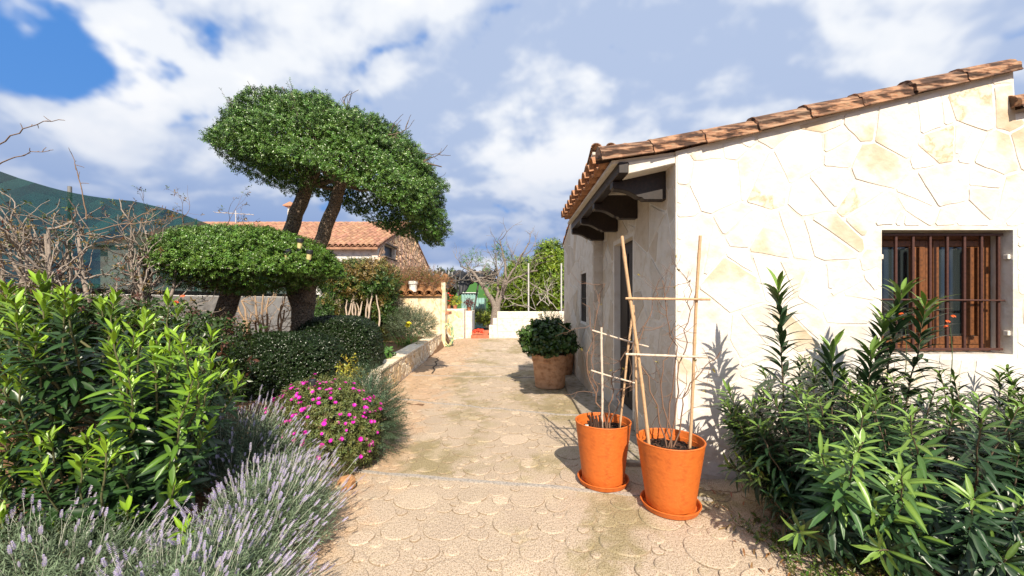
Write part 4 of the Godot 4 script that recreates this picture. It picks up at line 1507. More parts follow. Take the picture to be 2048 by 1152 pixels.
func build_topiary() -> void:
	rng.seed = 501
	var leaf := sprig_mesh(8, 0.060, 0.029, 0.0135, 1.0, 31, Color(4.5, 3.2, 4.0))
	var gloss := leafy(Color(1, 1, 1), Color(0.22, 0.26, 0.1), 0.30)
	var barkt := noise_tex(52, 0.02, [[0.0, Color(0.25, 0.22, 0.2)], [0.42, Color(0.50, 0.46, 0.42)], [0.55, Color(0.85, 0.80, 0.74)], [0.66, Color(0.55, 0.5, 0.46)], [1.0, Color(1, 0.96, 0.92)]], 5)
	var bark := matte(lin(0.56, 0.49, 0.42), 0.95, barkt, 2.2, noise_tex(53, 0.025, [], 5), 4.0)
	var tone := Color(0.082, 0.178, 0.031)
	var twig := matte(lin(0.34, 0.29, 0.26), 0.9)

	# the big leaning umbrella
	var big := thing("topiary_tree", "large clipped olive-like tree with leaning twin trunks and slanting umbrella crown", "tree", P(-3.45, 0.36, 6.3))
	var trunk := MB.new()
	trunk.tube(curve_pts(P(-3.42, 0.30, 6.35), P(-3.35, 1.75, 6.3), Vector3(-0.03, 0, 0), 8, 0.012), [0.22, 0.19, 0.175, 0.17, 0.165, 0.165, 0.17, 0.18, 0.17], 14)
	trunk.tube(curve_pts(P(-3.44, 1.55, 6.32), P(-3.66, 2.50, 6.35), Vector3(-0.05, 0, 0), 6, 0.008) + curve_pts(P(-3.655, 2.52, 6.35), P(-3.20, 3.60, 6.25), Vector3(-0.03, 0.02, 0), 7, 0.014), [0.14, 0.13, 0.12, 0.118, 0.115, 0.115, 0.114, 0.114, 0.112, 0.110, 0.108, 0.105, 0.10, 0.095, 0.09], 12)
	trunk.tube(curve_pts(P(-3.30, 1.60, 6.2), P(-3.10, 2.30, 6.1), Vector3(0.03, 0, 0), 5, 0.008) + curve_pts(P(-3.09, 2.32, 6.1), P(-2.62, 3.50, 6.05), Vector3(0.02, -0.02, 0), 8, 0.014), [0.13, 0.12, 0.115, 0.11, 0.108, 0.106, 0.105, 0.104, 0.102, 0.10, 0.098, 0.095, 0.09, 0.085, 0.08], 12)
	part("trunk", trunk.mesh(), bark, big)
	var limbs := MB.new()
	for k in 34:
		var from := P(-2.66, 3.38, 6.06) if k % 3 else P(-3.18, 3.45, 6.26)
		var a := rf(0, TAU)
		var to := P(-2.62, 3.70, 6.15) + Basis(Vector3(0, 0, 1), -0.36) * Vector3(cos(a) * rf(0.8, 1.65), rf(0.10, 0.75), sin(a) * rf(0.5, 1.0))
		var pts := curve_pts(from, to, Vector3(0, rf(-0.1, 0.14), 0), 7, 0.045)
		limbs.tube(pts, taper(rf(0.022, 0.042), 0.008, 7), 6)
		for j in 3:
			twigs(limbs, pts[rng.randi_range(3, 7)], (to - from).normalized() + rdir() * 0.6, rf(0.18, 0.34), 0.009, 1, 0.3)
	part("limbs", limbs.mesh(), bark, big)
	var tilt := Basis(Vector3(0, 0, 1), -0.385)
	var pts2 := shell(40000, P(-2.86, 3.28, 6.2), tilt, Vector3(1.78, 1.26, 1.16), -0.03, 0.80, 0.13, 2.3)
	# the skirt is lifted at the front right and hangs lower behind
	for q in pts2:
		var lc: Vector3 = tilt.inverse() * (q[0] - P(-2.86, 3.28, 6.2))
		var lift := (0.24 if lc.z > 0.0 else 0.16) * lc.z / 1.16 * smoothstep(-0.9, 0.9, lc.x)
		q[0] += Vector3(0, lift if lift < 0.0 else lift * clampf(1.0 - lc.y / 1.3, 0.0, 1.0), 0)
	pts2.append_array(shell(3600, P(-3.75, 3.72, 6.1), tilt, Vector3(0.75, 0.32, 0.8), -1.0, 0.2, 0.3))
	crown_of(big, "crown", pts2, leaf, gloss, tone, 0.38, 0.8, 0.75, 1.25, 0.8)
	var sh := MB.new()
	for k in 620:
		var q: Array = pts2[rng.randi() % pts2.size()]
		if q[2] < 0.93:
			continue
		twigs(sh, q[0] - q[1] * 0.05, (q[1] + rdir() * 0.9 + Vector3.UP * 0.3).normalized(), rf(0.06, 0.17), 0.0028, 0, 0.3)
	part("bare_twigs", sh.mesh(), twig, big)
	# long shoots that escaped the shears
	var xs := []
	var cols := []
	var lm := MB.new()
	for k in 150:
		var q: Array = pts2[rng.randi() % pts2.size()]
		if q[2] < 0.95 or q[1].y < 0.35:
			continue
		var l := rf(0.10, 0.20) if k > 8 else rf(0.28, 0.42)
		var left := k <= 8
		var d: Vector3 = (q[1] + rdir() * 0.5 + Vector3.UP * 0.6).normalized()
		var o: Vector3 = q[0]
		if left:
			o = P(-2.86, 3.28, 6.2) + tilt * (Vector3(-cos(0.28 * k - 0.4) * 1.74, maxf(0.1, sin(0.28 * k - 0.4)) * 1.2, rf(-0.2, 0.5)))
			d = (Vector3(-0.6 + k * 0.07, 0.75, 0) + rdir() * 0.3).normalized()
		lm.tube([o, o + d * l * 0.5 + rdir() * 0.01, o + d * l], [0.0035, 0.003, 0.0015], 4)
		for j in 5:
			xs.append(Transform3D(aim((d + rdir() * 0.6).normalized(), rdir()).scaled_local(Vector3.ONE * rf(0.5, 0.8)), o + d * l * (0.25 + 0.18 * j)))
			cols.append(Color(tone.r * 1.3, tone.g * 1.2, tone.b))
	part("stray_shoots", lm.mesh(), twig, big)
	stuff("shoot_leaves", sprig_mesh(4, 0.04, 0.034, 0.0155, 1.0, 33), gloss, xs, cols, big)

	# the low cushion in front of it
	rng.seed = 502
	var low := thing("topiary_tree", "low clipped cushion-shaped tree with one short crooked trunk", "tree", P(-4.33, 0.36, 5.9))
	var lt := MB.new()
	lt.tube([P(-4.30, 0.28, 5.92), P(-4.33, 0.62, 5.9), P(-4.36, 0.95, 5.88), P(-4.40, 1.22, 5.86), P(-4.30, 1.45, 5.86), P(-4.22, 1.70, 5.86), P(-4.15, 1.95, 5.86)], [0.17, 0.15, 0.135, 0.13, 0.135, 0.13, 0.12], 12)
	part("trunk", lt.mesh(), bark, low)
	var ll := MB.new()
	for k in 24:
		var a := rf(0, TAU)
		var to := P(-4.02, 2.0, 5.85) + Vector3(cos(a) * rf(0.6, 1.15), rf(-0.1, 0.3), sin(a) * rf(0.4, 0.8))
		ll.tube(curve_pts(P(-4.2, 1.72, 5.86), to, Vector3(0, -0.05, 0), 6, 0.03), taper(0.03, 0.007, 6), 5)
	part("limbs", ll.mesh(), bark, low)
	var p3 := shell(23000, P(-3.92, 2.02, 5.85), Basis(Vector3(0, 0, 1), -0.05), Vector3(1.22, 0.62, 1.0), -0.02, 0.62, 0.09, 2.3)
	p3.append_array(shell(6500, P(-3.92, 2.04, 5.85), Basis(), Vector3(1.17, 0.34, 0.95), -1.0, 0.5, 0.2))
	crown_of(low, "crown", p3, leaf, gloss, Color(0.098, 0.205, 0.031), 0.38, 0.8, 0.75, 1.25, 0.7)
	var s2 := MB.new()
	for k in 560:
		var q: Array = p3[rng.randi() % p3.size()]
		if q[2] < 0.9:
			continue
		twigs(s2, q[0] - q[1] * 0.04, (q[1] + rdir() * 0.9 + Vector3.UP * 0.2).normalized(), rf(0.05, 0.13), 0.0028, 0, 0.3)
	part("bare_twigs", s2.mesh(), twig, low)

	# clipped dark hedges
	var small := sprig_mesh(8, 0.038, 0.020, 0.012, 1.0, 41, Color(1.5, 1.2, 1.2))
	var hg := leafy(Color(1, 1, 1), Color(0.12, 0.14, 0.06), 0.28)
	for which in 2:
		rng.seed = 510 + which
		var at := P(-3.18, 0.60, 5.40) if which == 0 else P(-2.92, 0.74, 6.55)
		var semi := Vector3(0.80, 0.52, 0.58) if which == 0 else Vector3(0.66, 0.56, 0.55)
		var hd := thing("clipped_hedge", "rounded dark hedge block nearer the purple flowers, sunlit on its front" if which == 0 else "darker clipped hedge block behind, beside the end of the low stone wall", "hedge", at - Vector3(0, 0.4, 0), "clipped hedge blocks under the topiary")
		var hp := shell(24000, at, Basis(), semi, -0.8, 0.80, 0.03, 3.2)
		crown_of(hd, "foliage", hp, small, hg, Color(0.021, 0.043, 0.013), 0.35, 0.7)
		var core := MB.new()
		for k in 60:
			var to := at + rdir() * semi * 0.85
			core.tube(curve_pts(at - Vector3(rf(-0.3, 0.3), semi.y, rf(-0.2, 0.2)), to, Vector3.ZERO, 4, 0.03), taper(0.016, 0.005, 4), 4)
		part("branches", core.mesh(), bark, hd)


func build_lavender() -> void:
	var fol := sprig_mesh(14, 0.13, 0.032, 0.0042, 0.75, 61, Color(0.9, 0.9, 0.9))
	var needle := leafy(Color(1, 1, 1), Color(0.2, 0.22, 0.16), 0.7)
	var stemm := matte(Color(1, 1, 1), 0.75)
	stemm.vertex_color_use_as_albedo = true
	# flower stems: thin pale stalk, whorled spike; three variants
	var spikes := []
	for vnt in 4:
		rng.seed = 610 + vnt
		var b := MB.new()
		var h := [0.20, 0.24, 0.17, 0.27][vnt] as float
		var bend := Vector3(rf(-0.03, 0.03), 0, rf(-0.03, 0.03))
		var st := curve_pts(Vector3.ZERO, Vector3(0, h, 0), bend, 4)
		b.col = Color(0.60, 0.62, 0.52)
		b.tube(st, taper(0.0016, 0.0012, 4), 4, false)
		var sl := 0.045 + 0.012 * (vnt % 2)
		for k in 7:
			var y := h - 0.004 + sl * k / 6.0
			var r := 0.0062 * (1.0 - 0.45 * absf(k - 2.2) / 4.2)
			for j in 6:
				var a := TAU * j / 6.0 + k * 0.5
				var g := rf(0.8, 1.15)
				var purple := rng.randf() < 0.34
				var cc := Color(0.35, 0.29, 0.54) if purple else Color(0.42, 0.39, 0.45)
				var o := Vector3(cos(a), 0.9, sin(a)).normalized()
				add_leaf(b, Transform3D(aim(o, Vector3.UP), Vector3(cos(a) * r * 0.35, y, sin(a) * r * 0.35)), r * 1.7, r * 1.1, 0.1, 0.2, 2, Color(cc.r * g, cc.g * g, cc.b * g), Color(cc.r * g, cc.g * g, cc.b * g))
		spikes.append(b.mesh())
	var plants := [
		["lavender in the near left corner with the fewest and tallest flower spikes", P(-2.30, 0.06, 1.98), Vector3(0.75, 0.42, 0.34), 130, 1100],
		["lavender in the front middle leaning over the path with the densest pale flower spikes", P(-1.52, 0.08, 2.45), Vector3(0.38, 0.46, 0.60), 300, 1400],
		["lavender further back beside the purple-flowered cushion under the glossy shrub", P(-2.18, 0.16, 3.25), Vector3(0.58, 0.54, 0.46), 240, 1500],
		["lavender at the bottom edge closest to the viewer beside the path", P(-1.50, 0.02, 1.86), Vector3(0.48, 0.42, 0.36), 240, 1200],
	]
	for w in plants.size():
		rng.seed = 620 + w
		var at: Vector3 = plants[w][1]
		var semi: Vector3 = plants[w][2]
		var pl := thing("lavender", plants[w][0], "lavender", at, "lavender plants edging the path")
		var xs := []
		var cols := []
		for k in plants[w][4]:
			var d := rdir()
			d.y = absf(d.y)
			var dep := pow(rng.randf(), 0.45)
			var p := at + d * semi * dep * 0.80
			var out := (d * Vector3(1, 1.4, 1) + rdir() * 0.35 + Vector3(0.25, 0.5, 0.1)).normalized()
			xs.append(Transform3D(aim(out, rdir()).scaled_local(Vector3.ONE * rf(0.8, 1.35)), p))
			var g := rf(0.7, 1.2)
			cols.append(Color(0.150 * g, 0.215 * g, 0.120 * g))
		stuff("foliage", fol, needle, xs, cols, pl)
		var made := 0
		var extra := []
		var ecol := []
		for k in plants[w][3] + 110:
			var d := rdir()
			d.y = absf(d.y)
			if w == 0 and d.x < -0.2 and rng.randf() < 0.5:
				continue
			var p := at + d * semi * rf(0.55, 0.86)
			var out := (d * Vector3(1, 1.1, 1) + rdir() * 0.22 + Vector3(0.42, 0.85, 0.0)).normalized()
			var xf := Transform3D(aim(out, rdir()).scaled_local(Vector3.ONE * rf(0.60, 0.95)), p)
			if made < plants[w][3]:
				made += 1
				part("flower_spike", spikes[rng.randi() % 4], stemm, pl, xf)
			else:
				extra.append(xf)
				ecol.append(Color(1, 1, 1) * rf(0.8, 1.1))
		stuff("flower_spikes", spikes[1], stemm, extra, ecol, pl)


func build_cushions() -> void:
	# fleshy-leaved cushion with magenta flowers
	rng.seed = 701
	var at := P(-1.76, 0.40, 3.68)
	var ice := thing("ice_plant", "round fleshy-leaved cushion covered in small magenta flowers", "flowering plant", P(-1.76, 0.0, 3.68))
	var semi := Vector3(0.47, 0.44, 0.36)
	var pts := shell(5200, at, Basis(), semi, -0.8, 0.66, 0.16, 2.2)
	var fat := leafy(Color(1, 1, 1), Color(0.2, 0.22, 0.1), 0.45)
	crown_of(ice, "foliage", pts, sprig_mesh(7, 0.05, 0.026, 0.0085, 0.9, 71, Color(1.4, 0.7, 0.8)), fat, Color(0.125, 0.165, 0.045), 0.4, 0.6)
	var pet := MB.new()
	for ring in 2:
		for k in 11:
			var a := TAU * (k + ring * 0.5) / 11.0
			var d := Vector3(cos(a), 0.55 + 0.5 * ring, sin(a)).normalized()
			add_leaf(pet, Transform3D(aim(d, Vector3.UP), Vector3.ZERO), 0.019, 0.0065, 0.25, 0.1, 2, Color(1, 1, 1), Color(1, 1, 1), 0.6)
	var petal := leafy(lin(0.74, 0.015, 0.48), Color(0.3, 0.02, 0.2), 0.5)
	var pm := pet.mesh()
	var n := 0
	for k in 2000:
		var q: Array = pts[rng.randi() % pts.size()]
		if q[2] < 0.90 or q[1].z < -0.25 or q[0].y < 0.12:
			continue
		if rng.randf() > 0.5 + q[1].y * 0.9:
			continue
		part("flower", pm, petal, ice, Transform3D(aim((q[1] + Vector3.UP * 0.6 + rdir() * 0.3).normalized(), rdir()).scaled_local(Vector3.ONE * rf(0.8, 1.3)), q[0] + q[1] * 0.038))
		n += 1
		if n >= 165:
			break
	var stone := MB.new()
	stone.box(Transform3D(Basis(Vector3(0.3, 1, 0.1).normalized(), 0.5), P(-1.40, 0.05, 3.30)), Vector3(0.14, 0.12, 0.10), 0.03)
	tag(part("edging_stone", stone.mesh(), matte(lin(0.42, 0.22, 0.10), 0.95)), "rough orange-brown edging stone at the foot of the magenta-flowered cushion", "stone")

	# rosemary behind it
	rng.seed = 702
	var ros := thing("rosemary_bush", "upright grey-green rosemary-like bush beside the magenta flowers", "bush", P(-1.42, 0.0, 4.05))
	var needles := sprig_mesh(26, 0.16, 0.024, 0.0042, 0.85, 72, Color(0.8, 0.7, 0.6))
	var rp := shell(1500, P(-1.50, 0.38, 4.05), Basis(), Vector3(0.26, 0.44, 0.28), -0.75, 0.35, 0.25)
	crown_of(ros, "foliage", rp, needles, leafy(Color(1, 1, 1), Color(0.2, 0.22, 0.15), 0.6), Color(0.062, 0.112, 0.058), 0.3, 0.35, 0.8, 1.3)
	var rb := MB.new()
	for k in 26:
		rb.tube(curve_pts(P(-1.42 + rf(-0.06, 0.06), 0, 4.05 + rf(-0.06, 0.06)), P(-1.50, 0.45, 4.05) + rdir() * 0.25, Vector3.ZERO, 5, 0.01), taper(0.008, 0.003, 5), 4)
	part("stems", rb.mesh(), matte(lin(0.16, 0.11, 0.08), 0.9), ros)

	# small variegated shrub at the end of the wall
	rng.seed = 703
	var yl := thing("yellow_shrub", "small yellow-leaved shrub peeking out behind the magenta cushion", "shrub", P(-1.98, 0.1, 4.6))
	var yp := shell(120, P(-1.93, 0.66, 4.6), Basis(), Vector3(0.13, 0.20, 0.12), -0.6, 0.3, 0.4)
	crown_of(yl, "foliage", yp, sprig_mesh(6, 0.08, 0.03, 0.02, 1.0, 73, Color(1.2, 0.6, 0.5)), leaf_plain, Color(0.36, 0.36, 0.05), 0.35, 0.5)

	# solar lamps: one in the cushion, three leaning in the low topiary
	var black := matte(lin(0.02, 0.022, 0.026), 0.5)
	var cream := matte(lin(0.62, 0.52, 0.24), 0.5)
	var cell := matte(lin(0.03, 0.04, 0.07), 0.15)
	var spots := [[P(-1.80, 0.86, 3.52), Vector3(0.03, 1, 0.05), "small round solar lamp rising out of the magenta-flowered cushion", 0.033], [P(-3.02, 2.255, 5.25), Vector3(0.25, 1, 0.35), "solar lamp deepest in the cushion tree, only its black cap clear of leaves", 0.045], [P(-2.91, 2.42, 5.36), Vector3(0.14, 1, 0.1), "highest solar lamp on the cushion tree, upright with cream body", 0.042], [P(-2.80, 2.27, 5.40), Vector3(0.20, 1, 0.1), "solar lamp nearest the right trunk, tilted with cream body", 0.042]]
	for s in spots:
		var lp := thing("solar_lamp", s[2], "garden lamp", s[0], "solar garden lamps")
		var bs := Basis(aim(s[1], Vector3(0, 0, 1)))
		var xf := Transform3D(bs, s[0])
		var r: float = s[3]
		var cp := MB.new()
		cp.lathe([Vector2(0.0, -0.028), Vector2(r, -0.028), Vector2(r * 1.04, -0.024), Vector2(r * 1.04, 0.016), Vector2(r * 0.96, 0.024), Vector2(r * 0.78, 0.024), Vector2(r * 0.76, 0.019), Vector2(0.0, 0.019)], 24)
		part("lamp_cap", cp.mesh(), black, lp, xf)
		var ce := MB.new()
		ce.aabb(Vector3(-r * 0.45, 0.018, -r * 0.45), Vector3(r * 0.45, 0.0215, r * 0.45), 0.001)
		part("solar_cell", ce.mesh(), cell, lp, xf)
		var bd := MB.new()
		bd.lathe([Vector2(r * 0.75, -0.11), Vector2(r * 0.78, -0.03)], 20)
		part("lamp_body", bd.mesh(), cream, lp, xf)
		var sk := MB.new()
		sk.lathe([Vector2(0.0, -0.24), Vector2(0.012, -0.21), Vector2(0.012, -0.15), Vector2(r * 0.8, -0.14), Vector2(r * 0.8, -0.11), Vector2(0.0, -0.109)], 14)
		part("stake", sk.mesh(), black, lp, xf)


func build_tub_plants() -> void:
	rng.seed = 801
	var ger := thing("geranium", "bushy dark green geranium in the big pale terracotta tub", "plant", P(0.715, 0.58, 7.22))
	var round_leaf := sprig_mesh(6, 0.08, 0.055, 0.058, 1.0, 81, Color(0.8, 0.8, 0.5))
	crown_of(ger, "foliage", shell(1700, P(0.68, 0.82, 7.20), Basis(), Vector3(0.44, 0.36, 0.42), -0.5, 0.4, 0.3), round_leaf, leaf_plain, Color(0.038, 0.090, 0.016), 0.4, 0.7)
	var stm := MB.new()
	var tips := []
	for k in 12:
		twigs(stm, P(0.72, 0.55, 7.22), (Vector3.UP * 0.8 + rdir() * 0.8).normalized(), rf(0.16, 0.24), 0.007, 1, 0.3, tips)
	part("stems", stm.mesh(), matte(lin(0.09, 0.10, 0.04), 0.8), ger)
	# sprawl to the left
	crown_of(ger, "foliage", shell(130, P(0.30, 0.92, 7.15), Basis(), Vector3(0.13, 0.14, 0.12), -0.8, 0.2, 0.3), round_leaf, leaf_plain, Color(0.05, 0.11, 0.02), 0.4, 0.7)
	rng.seed = 802
	var ol := thing("leggy_shrub", "twiggy grey-green shrub rising from the darker tub behind", "shrub", P(1.05, 0.6, 8.35))
	var tb := MB.new()
	tips = []
	for k in 7:
		twigs(tb, P(0.95 + rf(-0.12, 0.12), 0.6, 8.35), (Vector3.UP + Vector3(rf(-0.3, 0.15), 0, rf(-0.2, 0.2))).normalized(), rf(0.30, 0.42), 0.010, 2, 0.3, tips)
	part("stems", tb.mesh(), matte(lin(0.32, 0.27, 0.23), 0.9), ol)
	crown_of(ol, "foliage", shell(420, P(0.78, 1.02, 8.4), Basis(), Vector3(0.26, 0.34, 0.24), -0.8, 0.3, 0.5), sprig_mesh(7, 0.10, 0.035, 0.012, 0.8, 82), leaf_plain, Color(0.055, 0.085, 0.03), 0.4, 0.5)
	# geranium head on the window sill
	rng.seed = 803
	var fm := leafy(lin(0.75, 0.12, 0.015), Color(0.2, 0.04, 0.02), 0.6)
	for s in [[P(3.46, 1.40, 3.44), "orange flower cluster at the left end of the barred window"], [P(3.86, 1.38, 3.44), "orange flower cluster in front of the middle of the barred window"]]:
		var fl := thing("orange_flower", s[1], "flower", s[0], "orange flowers by the window")
		var g := MB.new()
		g.tube(curve_pts(s[0] - Vector3(0.05, 0.5, -0.05), s[0], Vector3(0.02, 0, 0), 5), taper(0.004, 0.002, 5), 5)
		part("stem", g.mesh(), matte(lin(0.06, 0.10, 0.03), 0.8), fl)
		for j in 3:
			part("flower_head", flower_head(0.016, 10), fm, fl, Transform3D(Basis(rdir(), 0.4), s[0] + Vector3(rf(-0.03, 0.03), -0.02 + 0.045 * j, 0)))


# ---------------------------------------------------------------- boundary wall, neighbours, far garden
func build_left_side() -> void:
	var stain := noise_tex(61, 0.012, [[0.0, grey(0.80)], [0.4, grey(0.95)], [1.0, grey(1.0)]], 6)
	var rough := noise_tex(62, 0.03, [], 5)
	var white := matte(lin(0.70, 0.66, 0.60), 0.95, stain, 0.6, rough, 0.25)
	var cream := matte(lin(0.76, 0.66, 0.48), 0.95, stain, 0.6, rough, 1.0)
	var wl := MB.new()
	wl.aabb(P(-5.95, -0.1, -3.0), P(-5.70, 1.68, 13.2), 0.01)
	tag(part("boundary_wall", wl.mesh(), white), "long white rendered garden wall below the green shade net", "wall")
	var w2 := MB.new()
	w2.aabb(P(-5.69, -0.1, 13.0), P(-4.05, 1.62, 13.2), 0.01)
	tag(part("cross_wall", w2.mesh(), cream), "short cream garden wall behind the climbing vine", "wall")

	# green shade net on a wire frame
	rng.seed = 901
	var net := thing("shade_net", "dark green shade netting stretched on posts above the white wall", "netting", P(-5.8, 1.68, 5))
	var nb := MB.new()
	var nx := 90
	for i in nx:
		for j in 12:
			var q := []
			for e in [[i, j], [i + 1, j], [i + 1, j + 1], [i, j + 1]]:
				var d := lerpf(-2.0, 11.5, float(e[0]) / nx)
				var s := float(e[1]) / 12.0
				var top := 3.12 + 0.05 * sin(d * 2.1) - 0.07 * absf(sin(d * 1.05))
				var y := lerpf(1.70, top, s)
				q.append(Vector3(-5.80 + 0.035 * spot.get_noise_2d(d * 1.6, s * 2.0) + 0.015 * spot.get_noise_2d(d * 6.0, s * 4.0 + 9.0), y, -d))
			nb.quad(q[0], q[1], q[2], q[3], Vector3(1, 0, 0))
	var weave := noise_tex(63, 0.10, [[0.0, Color(0.40, 0.6, 0.6)], [0.5, Color(0.9, 0.95, 0.95)], [1.0, Color(1, 1, 1)]], 3)
	var nm := matte(lin(0.006, 0.145, 0.115), 0.75, weave, 2.0)
	nm.cull_mode = BaseMaterial3D.CULL_DISABLED
	nm.backlight_enabled = true
	nm.backlight = Color(0.03, 0.30, 0.27)
	nm.uv1_scale = Vector3(5.0, 34.0, 5.0)
	nm.heightmap_enabled = true
	nm.heightmap_texture = weave
	nm.heightmap_scale = 1.0
	nm.transparency = BaseMaterial3D.TRANSPARENCY_ALPHA
	nm.albedo_color = Color(nm.albedo_color, 0.90)
	part("net_cloth", nb.mesh(), nm, net)
	for k in 7:
		var pb := MB.new()
		pb.tube([P(-5.84, 1.66, -1.0 + k * 2.05), P(-5.84, 3.10, -1.0 + k * 2.05)], [0.022, 0.022], 8)
		part("net_post", pb.mesh(), matte(lin(0.2, 0.2, 0.2), 0.5), net)
	var hem := MB.new()
	hem.aabb(P(-5.79, 1.685, -2.0), P(-5.71, 1.76, 11.5), 0.008)
	part("net_hem", hem.mesh(), matte(lin(0.008, 0.01, 0.01), 0.8), net)
	# whitewashed outbuilding that shows through the net
	var ob := thing("outbuilding", "pale outbuilding showing faintly through the green net", "shed", P(-7.2, 0, 8.5))
	var o1 := MB.new()
	o1.aabb(P(-8.3, 0, 8.0), P(-7.35, 2.70, 9.5), 0.01)
	o1.aabb(P(-7.345, 0, 8.3), P(-6.7, 1.72, 9.5), 0.01)
	o1.aabb(P(-6.69, 0, 8.0), P(-6.05, 2.12, 9.5), 0.01)
	part("shed_wall", o1.mesh(), matte(lin(0.8, 0.8, 0.78), 0.9), ob)
	var o2 := MB.new()
	o2.aabb(P(-8.4, 2.701, 7.9), P(-7.3, 2.76, 9.6), 0.01)
	o2.aabb(P(-6.75, 2.121, 7.9), P(-6.0, 2.17, 9.6), 0.01)
	o2.aabb(P(-7.95, 2.05, 7.985), P(-7.65, 2.40, 7.995), 0.0)
	part("shed_roof", o2.mesh(), matte(lin(0.3, 0.3, 0.3), 0.9), ob)

	# neighbour's house
	var hs := thing("neighbour_house", "white house with low terracotta roof and stone gable beyond the garden", "house", P(-12.0, 0, 24.0))
	var x1 := -6.5
	var x0 := -20.0
	var d1 := 18.6
	var d3 := 30.5
	var dm := 24.55
	var ye := 4.02
	var yr := 6.36
	var hw := MB.new()
	hw.aabb(P(x0, 0, d1 + 0.35), P(x1, ye + 0.1, d1 + 0.6), 0.0)
	hw.aabb(P(x0, 0, d3 - 0.6), P(x1, ye + 0.1, d3 - 0.35), 0.0)
	var wall := part("front_wall", hw.mesh(), matte(lin(0.80, 0.78, 0.74), 0.95, stain, 0.5), hs)
	var tgx := Transform3D(Basis(Vector3(0, 0, -1), Vector3(0, 1, 0), Vector3(1, 0, 0)), Vector3(x1, 0, 0))
	var gb := MB.new()
	var gable := PackedVector2Array([Vector2(d1 + 0.3, 0), Vector2(d3 - 0.3, 0), Vector2(d3 - 0.3, ye + 0.05), Vector2(dm, yr - 0.12), Vector2(d1 + 0.3, ye + 0.05)])
	var win := rect(19.9, 3.86, 21.7, 4.46)
	for r in [rect(0, -1, 20.8, 9), rect(20.8, -1, 40, 9)]:
		for piece in Geometry2D.clip_polygons(Geometry2D.intersect_polygons(gable, r)[0], win):
			gb.prism(piece, tgx, -0.3, -0.01)
			gb.back(piece, tgx, -0.3)
	gb.aabb(P(x0, 0, d1 + 0.61), P(x0 + 0.3, ye, d3 - 0.61), 0.0)
	var gw := part("gable_wall", gb.mesh(), matte(lin(0.80, 0.70, 0.60), 0.95, stain, 0.5), hs)
	clad(gw, "gable_stones", tgx, gable, [rect(19.8, 3.76, 21.8, 4.56)], 0.42, 23, [_stone_far()], 0.05, 0.05, 0.6, true)
	var nw := MB.new()
	nw.aabb(P(x1 - 0.28, 3.86, 19.9), P(x1 - 0.20, 4.46, 21.7), 0.0)
	var nwin := part("gable_window", nw.mesh(), matte(lin(0.02, 0.02, 0.025), 0.4), hs)
	var hood := MB.new()
	hood.aabb(P(x1 - 0.02, 4.47, 19.8), P(x1 + 0.12, 4.54, 21.8), 0.01)
	hood.aabb(P(x1 - 0.02, 3.78, 19.8), P(x1 + 0.10, 3.85, 21.8), 0.01)
	part("window_sill", hood.mesh(), matte(lin(0.14, 0.11, 0.10), 0.9), nwin)
	var rmesh := MB.new()
	var clayc := matte(Color(1, 1, 1), 0.95, noise_tex(64, 0.012, [[0.0, grey(0.72)], [1.0, grey(1.0)]], 6), 0.4)
	clayc.vertex_color_use_as_albedo = true
	for side in 2:
		var a0 := P(x0 - 0.2, ye + 0.1, d1) if side == 0 else P(x0 - 0.2, ye + 0.1, d3)
		var a1 := P(x1 + 0.08, ye + 0.1, d1) if side == 0 else P(x1 + 0.08, ye + 0.1, d3)
		var r0 := P(x0 - 0.2, yr, dm)
		var r1 := P(x1 + 0.08, yr, dm)
		rmesh.col = Color(0.50, 0.27, 0.17)
		rmesh.quad(a0, a1, r1, r0, Vector3.UP)
		rmesh.quad(a0 - Vector3(0, 0.1, 0), a1 - Vector3(0, 0.1, 0), r1 - Vector3(0, 0.1, 0), r0 - Vector3(0, 0.1, 0), Vector3.DOWN)
		rmesh.quad(a0, a1, a1 - Vector3(0, 0.1, 0), a0 - Vector3(0, 0.1, 0), a0 - r0)
		rmesh.quad(a1, r1, r1 - Vector3(0, 0.1, 0), a1 - Vector3(0, 0.1, 0), Vector3(1, 0, 0))
	var roof := part("roof", rmesh.mesh(), clayc, hs)
	rng.seed = 905
	var up := Vector3(0, yr - ye - 0.1, -(dm - d1))
	var lenr := up.length()
	var un := up.normalized()
	var bs := Basis(un, Vector3(1, 0, 0).cross(un) * -1.0, Vector3(1, 0, 0))
	bs = Basis(un, un.cross(Vector3(-1, 0, 0)).normalized(), Vector3(-1, 0, 0).cross(un).cross(un) * 0.0 + Vector3(1, 0, 0))
	if bs.y.y < 0:
		bs.y = -bs.y
	if bs.determinant() < 0:
		bs.z = -bs.z
	var bt := barrel(0.50, 0.125, 0.10, 0.02, PI, 6)
	var xs := []
	var cols := []
	var courses := int(lenr / 0.42)
	var columns := int((x1 - x0) / 0.27)
	for cidx in columns + 1:
		for k in courses:
			var p := P(x1 - cidx * 0.27, ye + 0.13, d1 - 0.05) + un * (0.42 * k) + Vector3.UP * 0.02 + Vector3(rf(-0.012, 0.012), 0, 0)
			xs.append(Transform3D(bs.rotated(Vector3.RIGHT, rf(-0.02, 0.02)), p))
			var g := rf(0.75, 1.15)
			cols.append(Color(0.60 * g, 0.325 * g * rf(0.92, 1.08), 0.205 * g))
	stuff("roof_tiles", bt, clayc, xs, cols, roof)
	xs = []
	cols = []
	for k in 36:
		xs.append(Transform3D(Basis(), P(x0 + k * 0.38, yr + 0.02, dm)))
		cols.append(Color(0.60, 0.33, 0.21) * rf(0.85, 1.1))
	stuff("ridge_tiles", barrel(0.42, 0.16, 0.14, 0.02, PI, 7), clayc, xs, cols, roof)
	var ch := MB.new()
	ch.aabb(P(-13.95, 5.6, 24.2), P(-13.45, 7.15, 24.8), 0.02)
